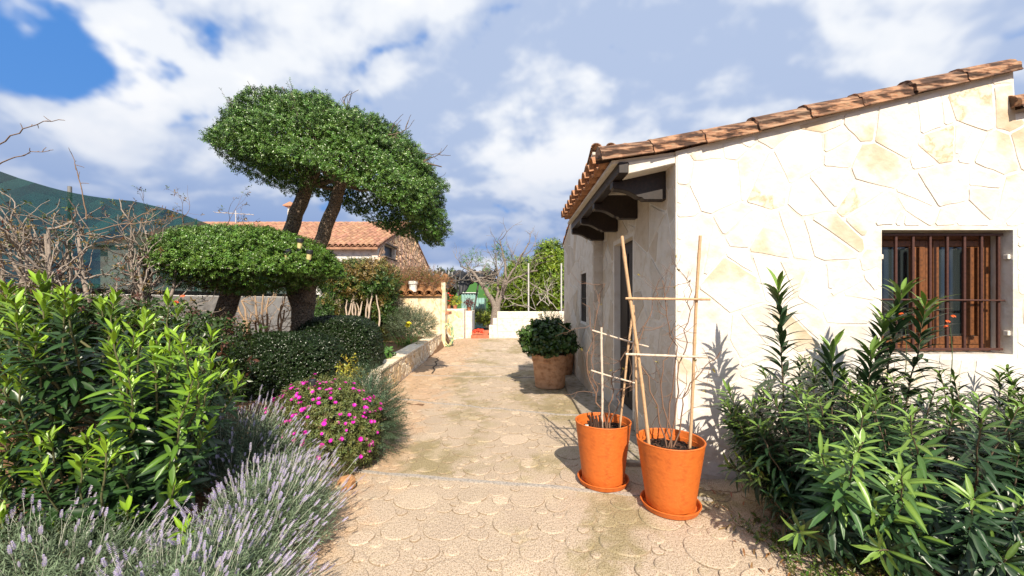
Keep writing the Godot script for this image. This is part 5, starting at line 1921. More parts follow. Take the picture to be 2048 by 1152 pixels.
	ch.aabb(P(-13.93, 7.15, 24.22), P(-13.83, 7.42, 24.78), 0.0)
	ch.aabb(P(-13.57, 7.15, 24.22), P(-13.47, 7.42, 24.78), 0.0)
	var chim := part("chimney", ch.mesh(), white, hs)
	var cc := MB.new()
	cc.prism(PackedVector2Array([Vector2(-14.15, 7.42), Vector2(-13.25, 7.42), Vector2(-13.25, 7.47), Vector2(-13.70, 7.68), Vector2(-14.15, 7.47)]), Transform3D(Basis(), Vector3(0, 0, -24.95)), 0.0, 0.9)
	cc.col = Color(0.5, 0.27, 0.17)
	part("chimney_cap", cc.mesh(), matte(lin(0.5, 0.26, 0.16), 0.9), chim)
	var an := MB.new()
	an.tube([P(-17.0, 5.5, 24.0), P(-17.0, 7.1, 24.0)], [0.03, 0.03], 6)
	an.tube([P(-18.3, 7.0, 24.0), P(-15.9, 6.85, 24.0)], [0.02, 0.02], 5)
	for k in 7:
		an.tube([P(-18.2 + k * 0.36, 6.99 - k * 0.022, 23.75), P(-18.2 + k * 0.36, 6.99 - k * 0.022, 24.25)], [0.012, 0.012], 4)
	tag(part("roof_aerial", an.mesh(), matte(lin(0.5, 0.5, 0.5), 0.4)), "thin television aerial on the ridge of the white neighbouring house", "aerial")


func _stone_far() -> Material:
	var m := matte(lin(0.80, 0.63, 0.50), 0.95, noise_tex(65, 0.03, [[0.0, Color(0.8, 0.7, 0.6)], [0.6, Color(1, 0.95, 0.9)], [1.0, Color(1, 1, 1)]], 4), 0.5)
	m.vertex_color_use_as_albedo = true
	return m


func build_planter() -> void:
	var stain := noise_tex(71, 0.012, [[0.0, Color(0.85, 0.78, 0.66)], [0.5, Color(1, 0.98, 0.95)], [1.0, Color(1, 1, 1)]], 5)
	var rough := noise_tex(72, 0.03, [], 5)
	var render := matte(lin(0.78, 0.75, 0.70), 0.95, stain, 0.8, rough, 1.0)
	var tones := []
	for k in [[0.66, 0.54, 0.38], [0.72, 0.64, 0.51], [0.75, 0.70, 0.61], [0.69, 0.57, 0.42], [0.74, 0.68, 0.58]]:
		tones.append(matte(lin(k[0], k[1], k[2]), 0.9, stain, 1.2, rough, 0.8))
	var pw := thing("planter_wall", "low stone-faced retaining wall running along the left of the path", "wall", P(-2.2, 0, 10))
	# follows a slightly slanting line
	var a := P(-2.13, 0, 6.25)
	var c := P(-2.42, 0, 13.75)
	var dir := (c - a).normalized()
	var nrm := dir.cross(Vector3.UP).normalized()
	if nrm.x < 0:
		nrm = -nrm
	var l := a.distance_to(c)
	var t := Transform3D(Basis(-dir, Vector3.UP, nrm), a)    # x runs towards the viewer, out faces the path
	var b := MB.new()
	b.box(t * Transform3D(Basis(), Vector3(-l * 0.5, 0.20, -0.155)), Vector3(l, 0.46, 0.30), 0.01)
	part("wall_core", b.mesh(), render, pw)
	clad(pw, "facing_stone", t, rect(-l + 0.02, 0.015, -0.02, 0.425), [], 0.27, 72, tones, 0.030, 0.012, 0.8)
	rng.seed = 73
	var x := -l + 0.01
	while x < -0.05:
		var w := minf(rf(0.28, 0.62), -0.02 - x)
		var cb := MB.new()
		cb.box(t * Transform3D(Basis.from_euler(Vector3(rf(-0.012, 0.012), rf(-0.01, 0.01), rf(-0.012, 0.012))), Vector3(x + w * 0.5, 0.452, -0.150)), Vector3(w - 0.012, 0.045, 0.335 + rf(-0.01, 0.012)), 0.008)
		part("coping_stone", cb.mesh(), tones[2 + rng.randi() % 3], pw)
		x += w

	# hose coiled over the wall's end
	rng.seed = 74
	var hz := thing("garden_hose", "pale green striped garden hose looped over the far end of the low wall", "hose", P(-2.3, 0, 13.6))
	var hb := MB.new()
	var hp := []
	var hr := []
	for k in 200:
		var an := TAU * k / 20.0
		var loop := k / 20
		hp.append(P(-2.20 + 0.16 * cos(an) + 0.02 * (loop % 3) - 0.03 * (loop % 2), 0.39 + (0.34 + 0.025 * (loop % 4)) * sin(an), 13.50 - 0.018 * loop + 0.02 * sin(an * 2.0)))
		hr.append(0.013)
	for k in 199:
		hb.col = Color(0.66, 0.66, 0.34) if k % 3 else Color(0.16, 0.36, 0.22)
		hb.tube([hp[k], hp[k + 1]], [0.013, 0.013], 6, false)
	part("hose_coil", hb.mesh(), _vcol(0.5), hz)

	# bed behind the wall
	rng.seed = 75
	var gs := thing("grey_shrub", "rounded grey-green shrub with silvery sprigs behind the low wall near the oven", "shrub", P(-3.0, 0.36, 11.6))
	crown_of(gs, "foliage", shell(1500, P(-3.05, 0.80, 11.8), Basis(), Vector3(0.72, 0.52, 0.7), -0.6, 0.4, 0.3), sprig_mesh(12, 0.16, 0.05, 0.011, 0.8, 76), leaf_plain, Color(0.105, 0.150, 0.075), 0.35, 0.5)
	var g2 := thing("sage_shrub", "greyish twiggy shrub with faded flower spikes against the cream oven wall", "shrub", P(-3.7, 0.36, 12.2))
	crown_of(g2, "foliage", shell(800, P(-3.7, 0.85, 12.3), Basis(), Vector3(0.5, 0.62, 0.45), -0.6, 0.3, 0.4), sprig_mesh(9, 0.18, 0.045, 0.012, 0.6, 77), leaf_plain, Color(0.12, 0.13, 0.085), 0.35, 0.5)
	for w in 3:
		rng.seed = 80 + w
		var at: Vector3 = [P(-3.25, 0.36, 9.3), P(-2.78, 0.36, 10.3), P(-3.0, 0.36, 8.4)][w]
		var sg := thing("daylily_clump", ["strap-leaved green clump nearest the dark hedge", "strap-leaved green clump with a yellow flower above, further along the low wall", "low broad strap-leaved clump by the near end of the low wall"][w], "plant", at, "strap-leaved clumps in the raised bed")
		var xs := []
		var cols := []
		for k in 90:
			var d := (Vector3.UP + rdir() * 0.75).normalized()
			d.y = absf(d.y)
			xs.append(Transform3D(aim(d, Vector3.UP).scaled_local(Vector3.ONE * rf(0.7, 1.2)), at + Vector3(rf(-0.22, 0.22), 0, rf(-0.22, 0.22))))
			var g := rf(0.7, 1.3)
			cols.append(Color(0.13 * g, 0.26 * g, 0.03 * g))
		stuff("foliage", leaf_mesh(0.42, 0.022, 0.5, 0.3, 6), leaf_plain, xs, cols, sg)
	var yf := thing("yellow_flower", "bright yellow flower head above the strap leaves in the raised bed", "flower", P(-2.85, 0.36, 10.6))
	var yb := MB.new()
	yb.tube([P(-2.85, 0.36, 10.6), P(-2.84, 0.92, 10.6)], [0.007, 0.005], 5)
	part("stem", yb.mesh(), matte(lin(0.1, 0.2, 0.03), 0.8), yf)
	for j in 4:
		part("flower_head", flower_head(0.06, 12), leafy(lin(0.7, 0.62, 0.02), Color(0.3, 0.3, 0.0), 0.6), yf, Transform3D(Basis(rdir(), 0.4), P(-2.84, 0.92, 10.6) + rdir() * 0.05))
	rng.seed = 84
	var dk := thing("low_groundcover", "low dark broad-leaved cover at the near end of the raised bed", "plant", P(-2.75, 0.36, 7.6))
	crown_of(dk, "foliage", shell(240, P(-2.72, 0.42, 7.7), Basis(), Vector3(0.36, 0.18, 0.5), -0.2, 0.3, 0.3), sprig_mesh(5, 0.06, 0.10, 0.07, 1.2, 85), leaf_plain, Color(0.06, 0.15, 0.025), 0.3, 0.6)

	# white oven hut with tiled roof
	var ov := thing("garden_oven", "small cream outdoor oven hut with wavy terracotta tiles and brick shelf", "oven", P(-3.2, 0, 13.7))
	var cream := matte(lin(0.78, 0.69, 0.52), 0.95, stain, 0.6, rough, 1.0)
	var ob := MB.new()
	var side := PackedVector2Array([Vector2(-14.6, 0), Vector2(-13.3, 0), Vector2(-13.3, 1.76), Vector2(-14.6, 2.42)])
	for piece in Geometry2D.clip_polygons(Geometry2D.intersect_polygons(side, rect(-14.0, -1, -12, 4))[0], rect(-14.2, 1.22, -13.75, 1.62)):
		ob.prism(piece, Transform3D(Basis(Vector3(0, 0, 1), Vector3(0, 1, 0), Vector3(-1, 0, 0)), Vector3(-4.05, 0, 0)), -1.62, 0.0)
	ob.aabb(P(-4.05, 0, 14.005), P(-2.43, 1.9, 14.6), 0.0)
	part("oven_wall", ob.mesh(), cream, ov)
	var nb := MB.new()
	nb.aabb(P(-2.50, 1.22, 13.75), P(-2.427, 1.60, 14.1), 0.0)
	part("oven_mouth", nb.mesh(), matte(lin(0.03, 0.025, 0.02), 0.9), ov)
	for k in 5:
		var br := MB.new()
		br.aabb(P(-2.60, 1.10, 13.32 + k * 0.13), P(-2.16, 1.20, 13.44 + k * 0.13), 0.008)
		part("brick", br.mesh(), matte(lin(0.42, 0.20, 0.12), 0.95, stain, 2.0), ov)
	var od := MB.new()
	var clay := matte(lin(0.56, 0.27, 0.11), 0.92, noise_tex(75, 0.02, [[0.0, grey(0.55)], [1.0, grey(1.0)]]), 1.5)
	od.quad(P(-4.15, 1.78, 13.2), P(-2.38, 1.78, 13.2), P(-2.38, 2.46, 14.65), P(-4.15, 2.46, 14.65), Vector3.UP)
	od.quad(P(-4.15, 1.74, 13.2), P(-2.38, 1.74, 13.2), P(-2.38, 2.42, 14.65), P(-4.15, 2.42, 14.65), Vector3.DOWN)
	od.quad(P(-4.15, 1.74, 13.2), P(-2.38, 1.74, 13.2), P(-2.38, 1.78, 13.2), P(-4.15, 1.78, 13.2), Vector3(0, 0, 1))
	od.quad(P(-2.38, 1.74, 13.2), P(-2.38, 2.42, 14.65), P(-2.38, 2.46, 14.65), P(-2.38, 1.78, 13.2), Vector3(1, 0, 0))
	var odk := part("oven_roof", od.mesh(), clay, ov)
	var along := Basis(Vector3(1, 0, 0), 0.44) * Basis(Vector3(0, 0, -1), Vector3(0, 1, 0), Vector3(1, 0, 0))
	var tile := barrel(0.55, 0.135, 0.11, 0.02, PI, 8)
	var pan := barrel(0.55, 0.11, 0.12, 0.02, PI * 0.9, 7, false)
	for r in 6:
		for k in 3:
			part("oven_tile", tile, clay, odk, Transform3D(along, P(-2.50 - r * 0.31, 1.81 + k * 0.22, 13.14 + k * 0.47)))
		part("oven_channel_tile", pan, clay, odk, Transform3D(along, P(-2.655 - r * 0.31, 1.87, 13.13)))
	var cp := MB.new()
	cp.lathe([Vector2(0.0, -0.1), Vector2(0.13, -0.1), Vector2(0.13, 0.15), Vector2(0.155, 0.155), Vector2(0.155, 0.24), Vector2(0.14, 0.26), Vector2(0.0, 0.26)], 20, P(-3.36, 1.98, 13.25))
	part("vent_pot", cp.mesh(), matte(lin(0.72, 0.70, 0.66), 0.7), ov)
	# white pillar at the hut's corner
	var pl := MB.new()
	pl.aabb(P(-2.42, 0, 13.3), P(-2.28, 2.20, 13.46), 0.01)
	part("corner_post", pl.mesh(), cream, ov)

	# climbers over the wall and hut
	rng.seed = 91
	var vn := thing("climbing_vine", "dense olive-green climber spilling over the cream wall between trunk and oven", "climber", P(-4.6, 0.36, 11.5))
	var vp := shell(5600, P(-4.65, 2.15, 11.9), Basis(), Vector3(1.15, 0.62, 0.8), -0.9, 0.4, 0.25, 2.6)
	vp.append_array(shell(2600, P(-4.2, 1.25, 12.0), Basis(), Vector3(0.62, 0.9, 0.6), -1.0, 0.3, 0.35))
	vp.append_array(shell(1500, P(-5.2, 1.0, 10.9), Basis(), Vector3(0.35, 0.7, 0.6), -1.0, 0.2, 0.4))
	var vl := sprig_mesh(7, 0.16, 0.06, 0.032, 1.0, 92, Color(1.6, 0.9, 1.0))
	var xs := []
	var cols := []
	for p in vp:
		xs.append(Transform3D(aim((p[1] + rdir() * 0.9).normalized(), rdir()).scaled_local(Vector3.ONE * rf(0.7, 1.2)), p[0]))
		var g := rf(0.55, 1.35)
		var w := spot.get_noise_3d(p[0].x * 1.5, p[0].y * 1.5, p[0].z * 1.5) + rf(-0.2, 0.2) + (0.16 if p[0].y > 2.1 else -0.2)
		cols.append(Color(0.20 * g, 0.135 * g, 0.035 * g) if w > 0.18 else (Color(0.135 * g, 0.155 * g, 0.03 * g) if w > -0.08 else Color(0.055 * g, 0.120 * g, 0.022 * g)))
	stuff("foliage", vl, leaf_plain, xs, cols, vn)
	var vs := MB.new()
	for k in 16:
		var x2 := rf(-5.4, -3.8)
		vs.tube(curve_pts(P(x2, 0.3, rf(10.8, 11.3)), P(x2 + rf(-0.25, 0.3), rf(1.5, 2.0), 11.3), Vector3(rf(-0.1, 0.1), 0, 0), 6, 0.03), taper(0.035, 0.018, 6), 6)
	part("stems", vs.mesh(), matte(lin(0.48, 0.38, 0.30), 0.9), vn)
	rng.seed = 93
	var rv := thing("rusty_vine", "rust-brown half-dry vine tangled on top of the oven roof", "climber", P(-3.3, 2.0, 13.8))
	xs = []
	cols = []
	for p in shell(2600, P(-3.25, 2.30, 13.75), Basis(Vector3(0, 0, 1), -0.1), Vector3(1.15, 0.42, 0.75), -0.5, 0.3, 0.4):
		xs.append(Transform3D(aim((p[1] + rdir() * 1.2).normalized(), rdir()).scaled_local(Vector3.ONE * rf(0.6, 1.1)), p[0]))
		var g := rf(0.5, 1.3)
		cols.append(Color(0.23 * g, 0.105 * g, 0.045 * g) if rng.randf() < 0.72 else Color(0.15 * g, 0.15 * g, 0.03 * g))
	stuff("foliage", sprig_mesh(5, 0.16, 0.045, 0.018, 1.0, 94, Color(1.3, 1.0, 0.9)), leaf_plain, xs, cols, rv)
	var rt := MB.new()
	for k in 30:
		twigs(rt, P(rf(-4.2, -2.4), rf(2.05, 2.4), rf(13.2, 14.2)), (rdir() + Vector3(0.3, 0.3, 0.2)).normalized(), rf(0.4, 0.7), 0.008, 1, 0.3)
	part("stems", rt.mesh(), matte(lin(0.26, 0.15, 0.10), 0.9), rv)

	# leafless wall shrub between the trunks
	rng.seed = 95
	var ws := thing("wall_shrub", "bare tan stems trained against the white wall between the two topiary trunks", "shrub", P(-4.9, 0.36, 7.8))
	for k in 10:
		var sb := MB.new()
		var x3 := rf(-5.35, -4.45)
		var tips := []
		var sp := curve_pts(P(x3, 0.3, 7.9), P(x3 + rf(-0.25, 0.25), rf(1.35, 1.9), 7.8), Vector3(rf(-0.12, 0.12), 0, 0), 7, 0.03)
		sb.tube(sp, taper(rf(0.018, 0.045), 0.014, 7), 7)
		for j in 5:
			twigs(sb, sp[rng.randi_range(2, 7)], (rdir() + Vector3.UP * 0.4).normalized(), rf(0.2, 0.5), 0.009, 1, 0.4, tips)
		part("stem", sb.mesh(), matte(lin(0.42, 0.29, 0.19), 0.9), ws)


func _vcol(rough: float) -> StandardMaterial3D:
	var m := matte(Color(1, 1, 1), rough)
	m.vertex_color_use_as_albedo = true
	return m


func build_bare_shrubs() -> void:
	# pruned leafless shrubs in front of the net, at the left
	var barks := [matte(lin(0.54, 0.45, 0.38), 0.95, noise_tex(96, 0.03, [[0.0, grey(0.55)], [1.0, grey(1.0)]]), 3.0), matte(lin(0.24, 0.16, 0.11), 0.95)]
	var names := ["pruned leafless shrub at the far left edge with thick knotted stems", "pruned shrub with one pale upright trunk in front of the net", "pruned leafless shrub with yellowish arching stems before the net", "wispy brown twigs reaching right over the cushion tree"]
	var bases := [[P(-5.35, 0.36, 4.25), P(-5.10, 0.36, 4.2)], [P(-4.85, 0.36, 4.35)], [P(-4.75, 0.36, 4.9), P(-4.55, 0.36, 5.0)], [P(-4.4, 1.9, 5.6)]]
	for w in 4:
		rng.seed = 960 + w
		var s := thing("bare_shrub", names[w], "shrub", bases[w][0], "bare shrubs in front of the shade net")
		var tips := []
		for b0 in bases[w]:
			var tb := MB.new()
			if w < 3:
				for k in (6 if w == 0 else 4):
					var top: Vector3 = b0 + Vector3(rf(-0.3, 0.32), rf(1.5, 2.0), rf(-0.2, 0.2))
					var pts := curve_pts(b0 + Vector3(rf(-0.1, 0.1), 0, 0), top, Vector3(rf(-0.14, 0.14), 0, 0), 8, 0.025)
					tb.tube(pts, taper(rf(0.024, 0.038), 0.014, 8), 8)
					for j in 7:
						twigs(tb, pts[rng.randi_range(4, 8)], (rdir() + Vector3(0.1, 0.45, 0)).normalized(), rf(0.22, 0.40), rf(0.008, 0.014), 2 if j % 2 else 1, 0.38, tips)
			else:
				for k in 14:
					twigs(tb, P(rf(-5.5, -4.1), rf(2.1, 2.5), rf(5.3, 5.9)), (rdir() * 0.7 + Vector3(0.5, 0.35, 0)).normalized(), rf(0.30, 0.55), 0.006, 2, 0.3, tips)
			part("stems", tb.mesh(), barks[0] if w < 3 else barks[1], s)
		var xs := []
		var cols := []
		for k in tips.size():
			for j in 3:
				if rng.randf() < 0.35:
					continue
				xs.append(Transform3D(aim((tips[k][1] + rdir()).normalized(), rdir()).scaled_local(Vector3.ONE * rf(0.5, 1.0)), tips[k][0] - tips[k][1] * rf(0, 0.1)))
				var g := rf(0.5, 1.3)
				cols.append(Color(0.20 * g, 0.13 * g, 0.03 * g) if rng.randf() < 0.5 else (Color(0.17 * g, 0.06 * g, 0.04 * g) if rng.randf() < 0.35 else Color(0.07 * g, 0.11 * g, 0.025 * g)))
		stuff("foliage", sprig_mesh(4, 0.06, 0.045, 0.018, 1.0, 97), leaf_plain, xs, cols, s)
	# long whips against the sky
	var wh := thing("bare_shrub", "thin bare whips arching up against the sky at the left edge", "shrub", P(-4.9, 0.36, 4.0), "bare shrubs in front of the shade net")
	rng.seed = 971
	for q in [[P(-5.6, 3.2, 4.2), P(-4.65, 3.45, 4.0)], [P(-5.6, 3.0, 4.2), P(-4.75, 3.13, 4.0)], [P(-4.75, 2.5, 4.35), P(-4.85, 3.20, 4.3)], [P(-4.8, 2.3, 4.3), P(-3.9, 2.5, 4.4)], [P(-4.5, 2.4, 4.5), P(-4.0, 2.65, 4.5)]]:
		var wb := MB.new()
		var pts := curve_pts(q[0], q[1], Vector3(0, rf(0.02, 0.08), 0), 10, 0.012)
		wb.tube(pts, taper(0.007, 0.003, 10), 5)
		for k in range(5, 11):
			twigs(wb, pts[k], (rdir() + Vector3(0.5, 0.6, 0)).normalized(), rf(0.03, 0.08), 0.004, 0, 0.3)
		part("whip", wb.mesh(), barks[1], wh)
	# lower trunks behind the glossy shrub come from the ground up
	rng.seed = 972


func tree_crown(plant: Node3D, lobes: Array, per: int, mesh: Mesh, tone: Color, seed_: int) -> void:
	rng.seed = seed_
	var pts := []
	for l in lobes:
		pts.append_array(shell(int(per * l[1].x * l[1].y), l[0], Basis(), l[1], -0.85, 0.35, 0.30))
	var xs := []
	var cols := []
	for p in pts:
		xs.append(Transform3D(aim((p[1] + rdir() * 0.8).normalized(), rdir()).scaled_local(Vector3.ONE * rf(0.7, 1.25)), p[0]))
		var g := rf(0.55, 1.35)
		cols.append(Color(tone.r * g * rf(0.85, 1.2), tone.g * g, tone.b * g))
	stuff("crown", mesh, leaf_plain, xs, cols, plant)


func build_far_garden() -> void:
	var stain := noise_tex(101, 0.012, [[0.0, Color(0.90, 0.84, 0.74)], [0.5, Color(1, 0.98, 0.95)], [1.0, Color(1, 1, 1)]], 5)
	var white := matte(lin(0.78, 0.74, 0.68), 0.95, stain, 0.6)
	var stone := [matte(lin(0.78, 0.74, 0.68), 0.95, stain, 0.8), matte(lin(0.78, 0.73, 0.65), 0.95, stain, 0.8), matte(lin(0.80, 0.76, 0.70), 0.95, stain, 0.8)]
	# white block wall across the end of the path
	var ew := thing("end_wall", "low white block wall closing the far end of the path", "wall", P(0.6, 0, 16.3))
	var wb := MB.new()
	wb.aabb(P(-0.62, -0.1, 16.32), P(3.2, 1.12, 16.5), 0.01)
	wb.aabb(P(-0.96, -0.1, 16.32), P(-0.63, 0.55, 16.5), 0.01)
	wb.aabb(P(-0.80, 0.56, 16.33), P(-0.63, 0.84, 16.49), 0.01)
	part("wall_core", wb.mesh(), white, ew)
	rng.seed = 102
	for r in 4:
		var x := -0.60 if r > 0 else -0.94
		while x < 2.6:
			var w := rf(0.42, 0.66)
			var bb := MB.new()
			bb.aabb(P(x, 0.01 + r * 0.272, 16.305), P(minf(x + w - 0.012, 2.7), 0.27 + r * 0.272, 16.33), 0.006)
			part("wall_block", bb.mesh(), stone[rng.randi() % 3], ew)
			x += w
	# gate pier on the left with cladding
	var gp := thing("gate_pier", "pale stone-clad pier beside the red steps, yellow stains down its face", "pier", P(-2.3, 0, 16.6))
	var gb := MB.new()
	gb.aabb(P(-2.86, -0.1, 16.32), P(-2.02, 1.22, 17.6), 0.01)
	gb.aabb(P(-2.015, -0.1, 16.9), P(-1.74, 1.12, 18.2), 0.01)
	part("pier_core", gb.mesh(), white, gp)
	var warm := [matte(lin(0.72, 0.60, 0.42), 0.9, stain, 0.8), matte(lin(0.76, 0.68, 0.54), 0.9, stain, 0.8), matte(lin(0.70, 0.52, 0.26), 0.9, stain, 0.8)]
	clad(gp, "facing_stone", Transform3D(Basis(), Vector3(0, 0, -16.318)), rect(-2.84, 0.02, -2.04, 1.20), [], 0.34, 103, warm, 0.02, 0.01)
	var gd := MB.new()
	gd.aabb(P(-1.738, 0.3, 17.0), P(-1.725, 1.0, 17.5), 0.0)
	gd.aabb(P(-1.738, 0.3, 17.6), P(-1.725, 1.0, 18.1), 0.0)
	part("meter_door", gd.mesh(), matte(lin(0.35, 0.38, 0.42), 0.6), gp)
	# terracotta steps between them
	var st := thing("garden_steps", "red terracotta tiled steps through the opening at the path's end", "steps", P(-1.35, 0, 16.9))
	for k in 2:
		for j in 3:
			var sb := MB.new()
			sb.aabb(P(-1.73 + j * 0.26, -0.05, 16.32 + k * 0.62), P(-1.475 + j * 0.26, 0.12 + k * 0.13, 16.93 + k * 0.62), 0.008)
			part("step_tile", sb.mesh(), matte(lin(0.50, 0.17, 0.10), 0.85, stain, 1.0), st)
	rng.seed = 104
	var rf_ := thing("red_flowers", "clump of red-orange flowers sitting on the terracotta steps", "flowers", P(-1.4, 0.12, 16.5))
	for j in 9:
		part("flower_head", flower_head(0.075, 12), leafy(lin(0.72, 0.06, 0.02), Color(0.2, 0.03, 0.02), 0.6), rf_, Transform3D(Basis(rdir(), 0.5), P(-1.42 + rf(-0.2, 0.2), 0.20 + rf(0, 0.12), 16.45 + rf(-0.1, 0.1))))
	for w in 3:
		rng.seed = 105 + w
		var at: Vector3 = [P(-2.45, 1.22, 16.8), P(-1.90, 1.12, 17.3), P(-2.75, 1.22, 17.0)][w]
		var pp := thing("potted_plant", ["yellow-green potted plant on top of the stone pier", "dark red-leaved potted plant on the lower part of the pier", "potted red geranium at the back of the pier by the oven"][w], "potted plant", at, "pot plants on the gate pier")
		var pb := MB.new()
		pb.lathe([Vector2(0, 0), Vector2(0.07, 0), Vector2(0.10, 0.16), Vector2(0.11, 0.18), Vector2(0.09, 0.18), Vector2(0.0, 0.16)], 18, at)
		part("small_pot", pb.mesh(), matte(lin(0.4, 0.16, 0.08), 0.9), pp)
		crown_of(pp, "foliage", shell(110, at + Vector3(0, 0.32, 0), Basis(), Vector3(0.22, 0.22, 0.2), -0.7, 0.3, 0.4), sprig_mesh(5, 0.08, 0.05, 0.03, 1.0, 108), leaf_plain, [Color(0.30, 0.33, 0.03), Color(0.10, 0.03, 0.03), Color(0.05, 0.10, 0.02)][w], 0.4, 0.6)
		if w == 2:
			for j in 7:
				part("flower_head", flower_head(0.05, 9), leafy(lin(0.7, 0.04, 0.02), Color(0.2, 0.02, 0.02), 0.6), pp, Transform3D(Basis(rdir(), 0.4), at + Vector3(rf(-0.2, 0.2), rf(0.2, 0.75), 0.18)))

	# pale forked tree
	rng.seed = 110
	var ft := thing("forked_tree", "pale half-bare tree with V-shaped fork and few green sprouts beyond the wall", "tree", P(-0.78, 0, 17.6))
	var tb := MB.new()
	var tips := []
	tb.tube(curve_pts(P(-0.85, -0.05, 17.6), P(-0.70, 1.25, 17.6), Vector3(-0.04, 0, 0), 6, 0.02), [0.24, 0.21, 0.19, 0.18, 0.18, 0.19, 0.20], 10)
	var mains := [[P(-0.76, 1.2, 17.6), P(-1.75, 2.85, 17.5), 0.13], [P(-0.66, 1.2, 17.6), P(-0.28, 2.55, 17.6), 0.12], [P(-0.72, 1.3, 17.6), P(-0.70, 2.9, 17.7), 0.07], [P(-0.28, 2.4, 17.6), P(0.75, 4.15, 17.5), 0.055], [P(-0.30, 2.5, 17.6), P(-0.55, 4.3, 17.6), 0.06], [P(-0.30, 2.3, 17.6), P(1.15, 2.9, 17.4), 0.05], [P(0.3, 2.65, 17.5), P(2.0, 1.65, 17.2), 0.03], [P(-1.6, 2.6, 17.5), P(-0.5, 2.5, 17.3), 0.035], [P(-1.7, 2.8, 17.5), P(-2.3, 3.1, 17.5), 0.05]]
	for m in mains:
		var pts := curve_pts(m[0], m[1], Vector3(rf(-0.08, 0.08), rf(-0.05, 0.12), 0), 8, 0.03)
		tb.tube(pts, taper(m[2], m[2] * 0.45, 8), 8)
		for k in 7:
			twigs(tb, pts[rng.randi_range(3, 8)], (rdir() + Vector3(0, 0.5, 0)).normalized(), rf(0.35, 0.75), m[2] * 0.33, 2, 0.3, tips)
	part("trunk", tb.mesh(), matte(lin(0.44, 0.37, 0.31), 0.95, noise_tex(111, 0.02, [[0.0, grey(0.5)], [1.0, grey(1.0)]]), 1.5), ft)
	var sprouts := []
	for q in [P(-1.75, 3.6, 17.5), P(-1.45, 3.45, 17.5), P(-1.15, 3.05, 17.5), P(-0.62, 3.9, 17.6), P(-0.35, 3.7, 17.6), P(-0.15, 3.4, 17.6), P(-0.7, 3.4, 17.6), P(-2.1, 3.4, 17.5)]:
		sprouts.append_array(shell(40, q, Basis(), Vector3(0.16, 0.40, 0.16), -1.0, 0.1, 0.5))
	crown_of(ft, "leafy_sprouts", sprouts, sprig_mesh(6, 0.12, 0.06, 0.022, 0.8, 112), leaf_plain, Color(0.10, 0.24, 0.05), 0.3, 0.6)
	# a lower grey bramble on the right
	rng.seed = 113
	var br := thing("dead_brush", "tangle of pale dead branches leaning over the end wall by the house", "brush", P(1.6, 0.5, 15.8))
	var bb2 := MB.new()
	for k in 9:
		twigs(bb2, P(rf(1.0, 2.0), rf(0.9, 1.5), rf(16.7, 17.4)), (rdir() * 0.8 + Vector3(0.1, 0.55, 0)).normalized(), rf(0.5, 0.9), 0.018, 2, 0.3)
	part("branches", bb2.mesh(), matte(lin(0.46, 0.41, 0.37), 0.95), br)

	# citrus trees
	var cl := sprig_mesh(8, 0.20, 0.115, 0.055, 1.0, 114, Color(0.5, 0.4, 0.2))
	var trees := [
		["tall bright green citrus tree nearest the house", P(2.35, 0, 20.5), [[P(2.3, 2.3, 20.5), Vector3(1.15, 1.5, 1.1)], [P(2.0, 3.7, 20.6), Vector3(0.75, 1.0, 0.75)], [P(2.75, 3.2, 20.3), Vector3(0.7, 0.9, 0.7)]]],
		["rounder citrus tree in the middle behind the pale bare tree", P(0.9, 0, 22.0), [[P(0.9, 2.0, 22.0), Vector3(1.2, 1.4, 1.1)], [P(0.6, 3.0, 22.0), Vector3(0.9, 0.9, 0.9)], [P(1.4, 2.9, 21.8), Vector3(0.7, 0.8, 0.7)]]],
		["lower citrus tree behind the forked trunk", P(-0.3, 0, 23.5), [[P(-0.3, 1.6, 23.5), Vector3(1.0, 1.2, 1.0)], [P(0.1, 2.5, 23.5), Vector3(0.8, 0.8, 0.8)]]],
	]
	for t in trees.size():
		var ct := thing("citrus_tree", trees[t][0], "tree", trees[t][1], "citrus trees beyond the end wall")
		var cb := MB.new()
		rng.seed = 120 + t
		cb.tube(curve_pts(trees[t][1], trees[t][1] + Vector3(0, 1.4, 0), Vector3(0.05, 0, 0), 5, 0.02), taper(0.13, 0.08, 5), 8)
		for k in 8:
			twigs(cb, trees[t][1] + Vector3(0, rf(0.8, 1.4), 0), (rdir() + Vector3.UP).normalized(), rf(0.7, 1.1), 0.05, 2, 0.25)
		part("trunk", cb.mesh(), matte(lin(0.16, 0.12, 0.09), 0.95), ct)
		tree_crown(ct, trees[t][2], 1700, cl, Color(0.17, 0.265, 0.020), 130 + t)
	# posts
	for k in 2:
		var at: Vector3 = [P(0.72, 0, 17.0), P(2.15, 0, 17.0)][k]
		var pb := MB.new()
		pb.tube([at, at + Vector3.UP * 3.2], [0.036, 0.034], 8)
		tag(part("white_post", pb.mesh(), matte(lin(0.50, 0.49, 0.47), 0.8)), ["white post standing free before the citrus trees", "white post close beside the house corner"][k], "post", "posts behind the end wall")
	# turquoise corrugated shed
	var sh := thing("garden_shed", "small turquoise corrugated metal shed seen through the opening", "shed", P(-2.1, 0, 22.0))
	var cm := matte(lin(0.30, 0.52, 0.53), 0.6, stain, 0.5)
	var cw := MB.new()
	var n := 64
	for k in n:
		var xa := lerpf(-2.85, -1.55, float(k) / n)
		var xb := lerpf(-2.85, -1.55, float(k + 1) / n)
		var za := -22.0 + 0.03 * sin(k * 0.8)
		var zb := -22.0 + 0.03 * sin((k + 1) * 0.8)
		var top := 1.98 if xa < -2.05 else 1.72
		cw.quad(Vector3(xa, 0, za), Vector3(xb, 0, zb), Vector3(xb, top, zb), Vector3(xa, top, za), Vector3(0, 0, 1))
	part("shed_front", cw.mesh(), cm, sh)
	var cs := MB.new()
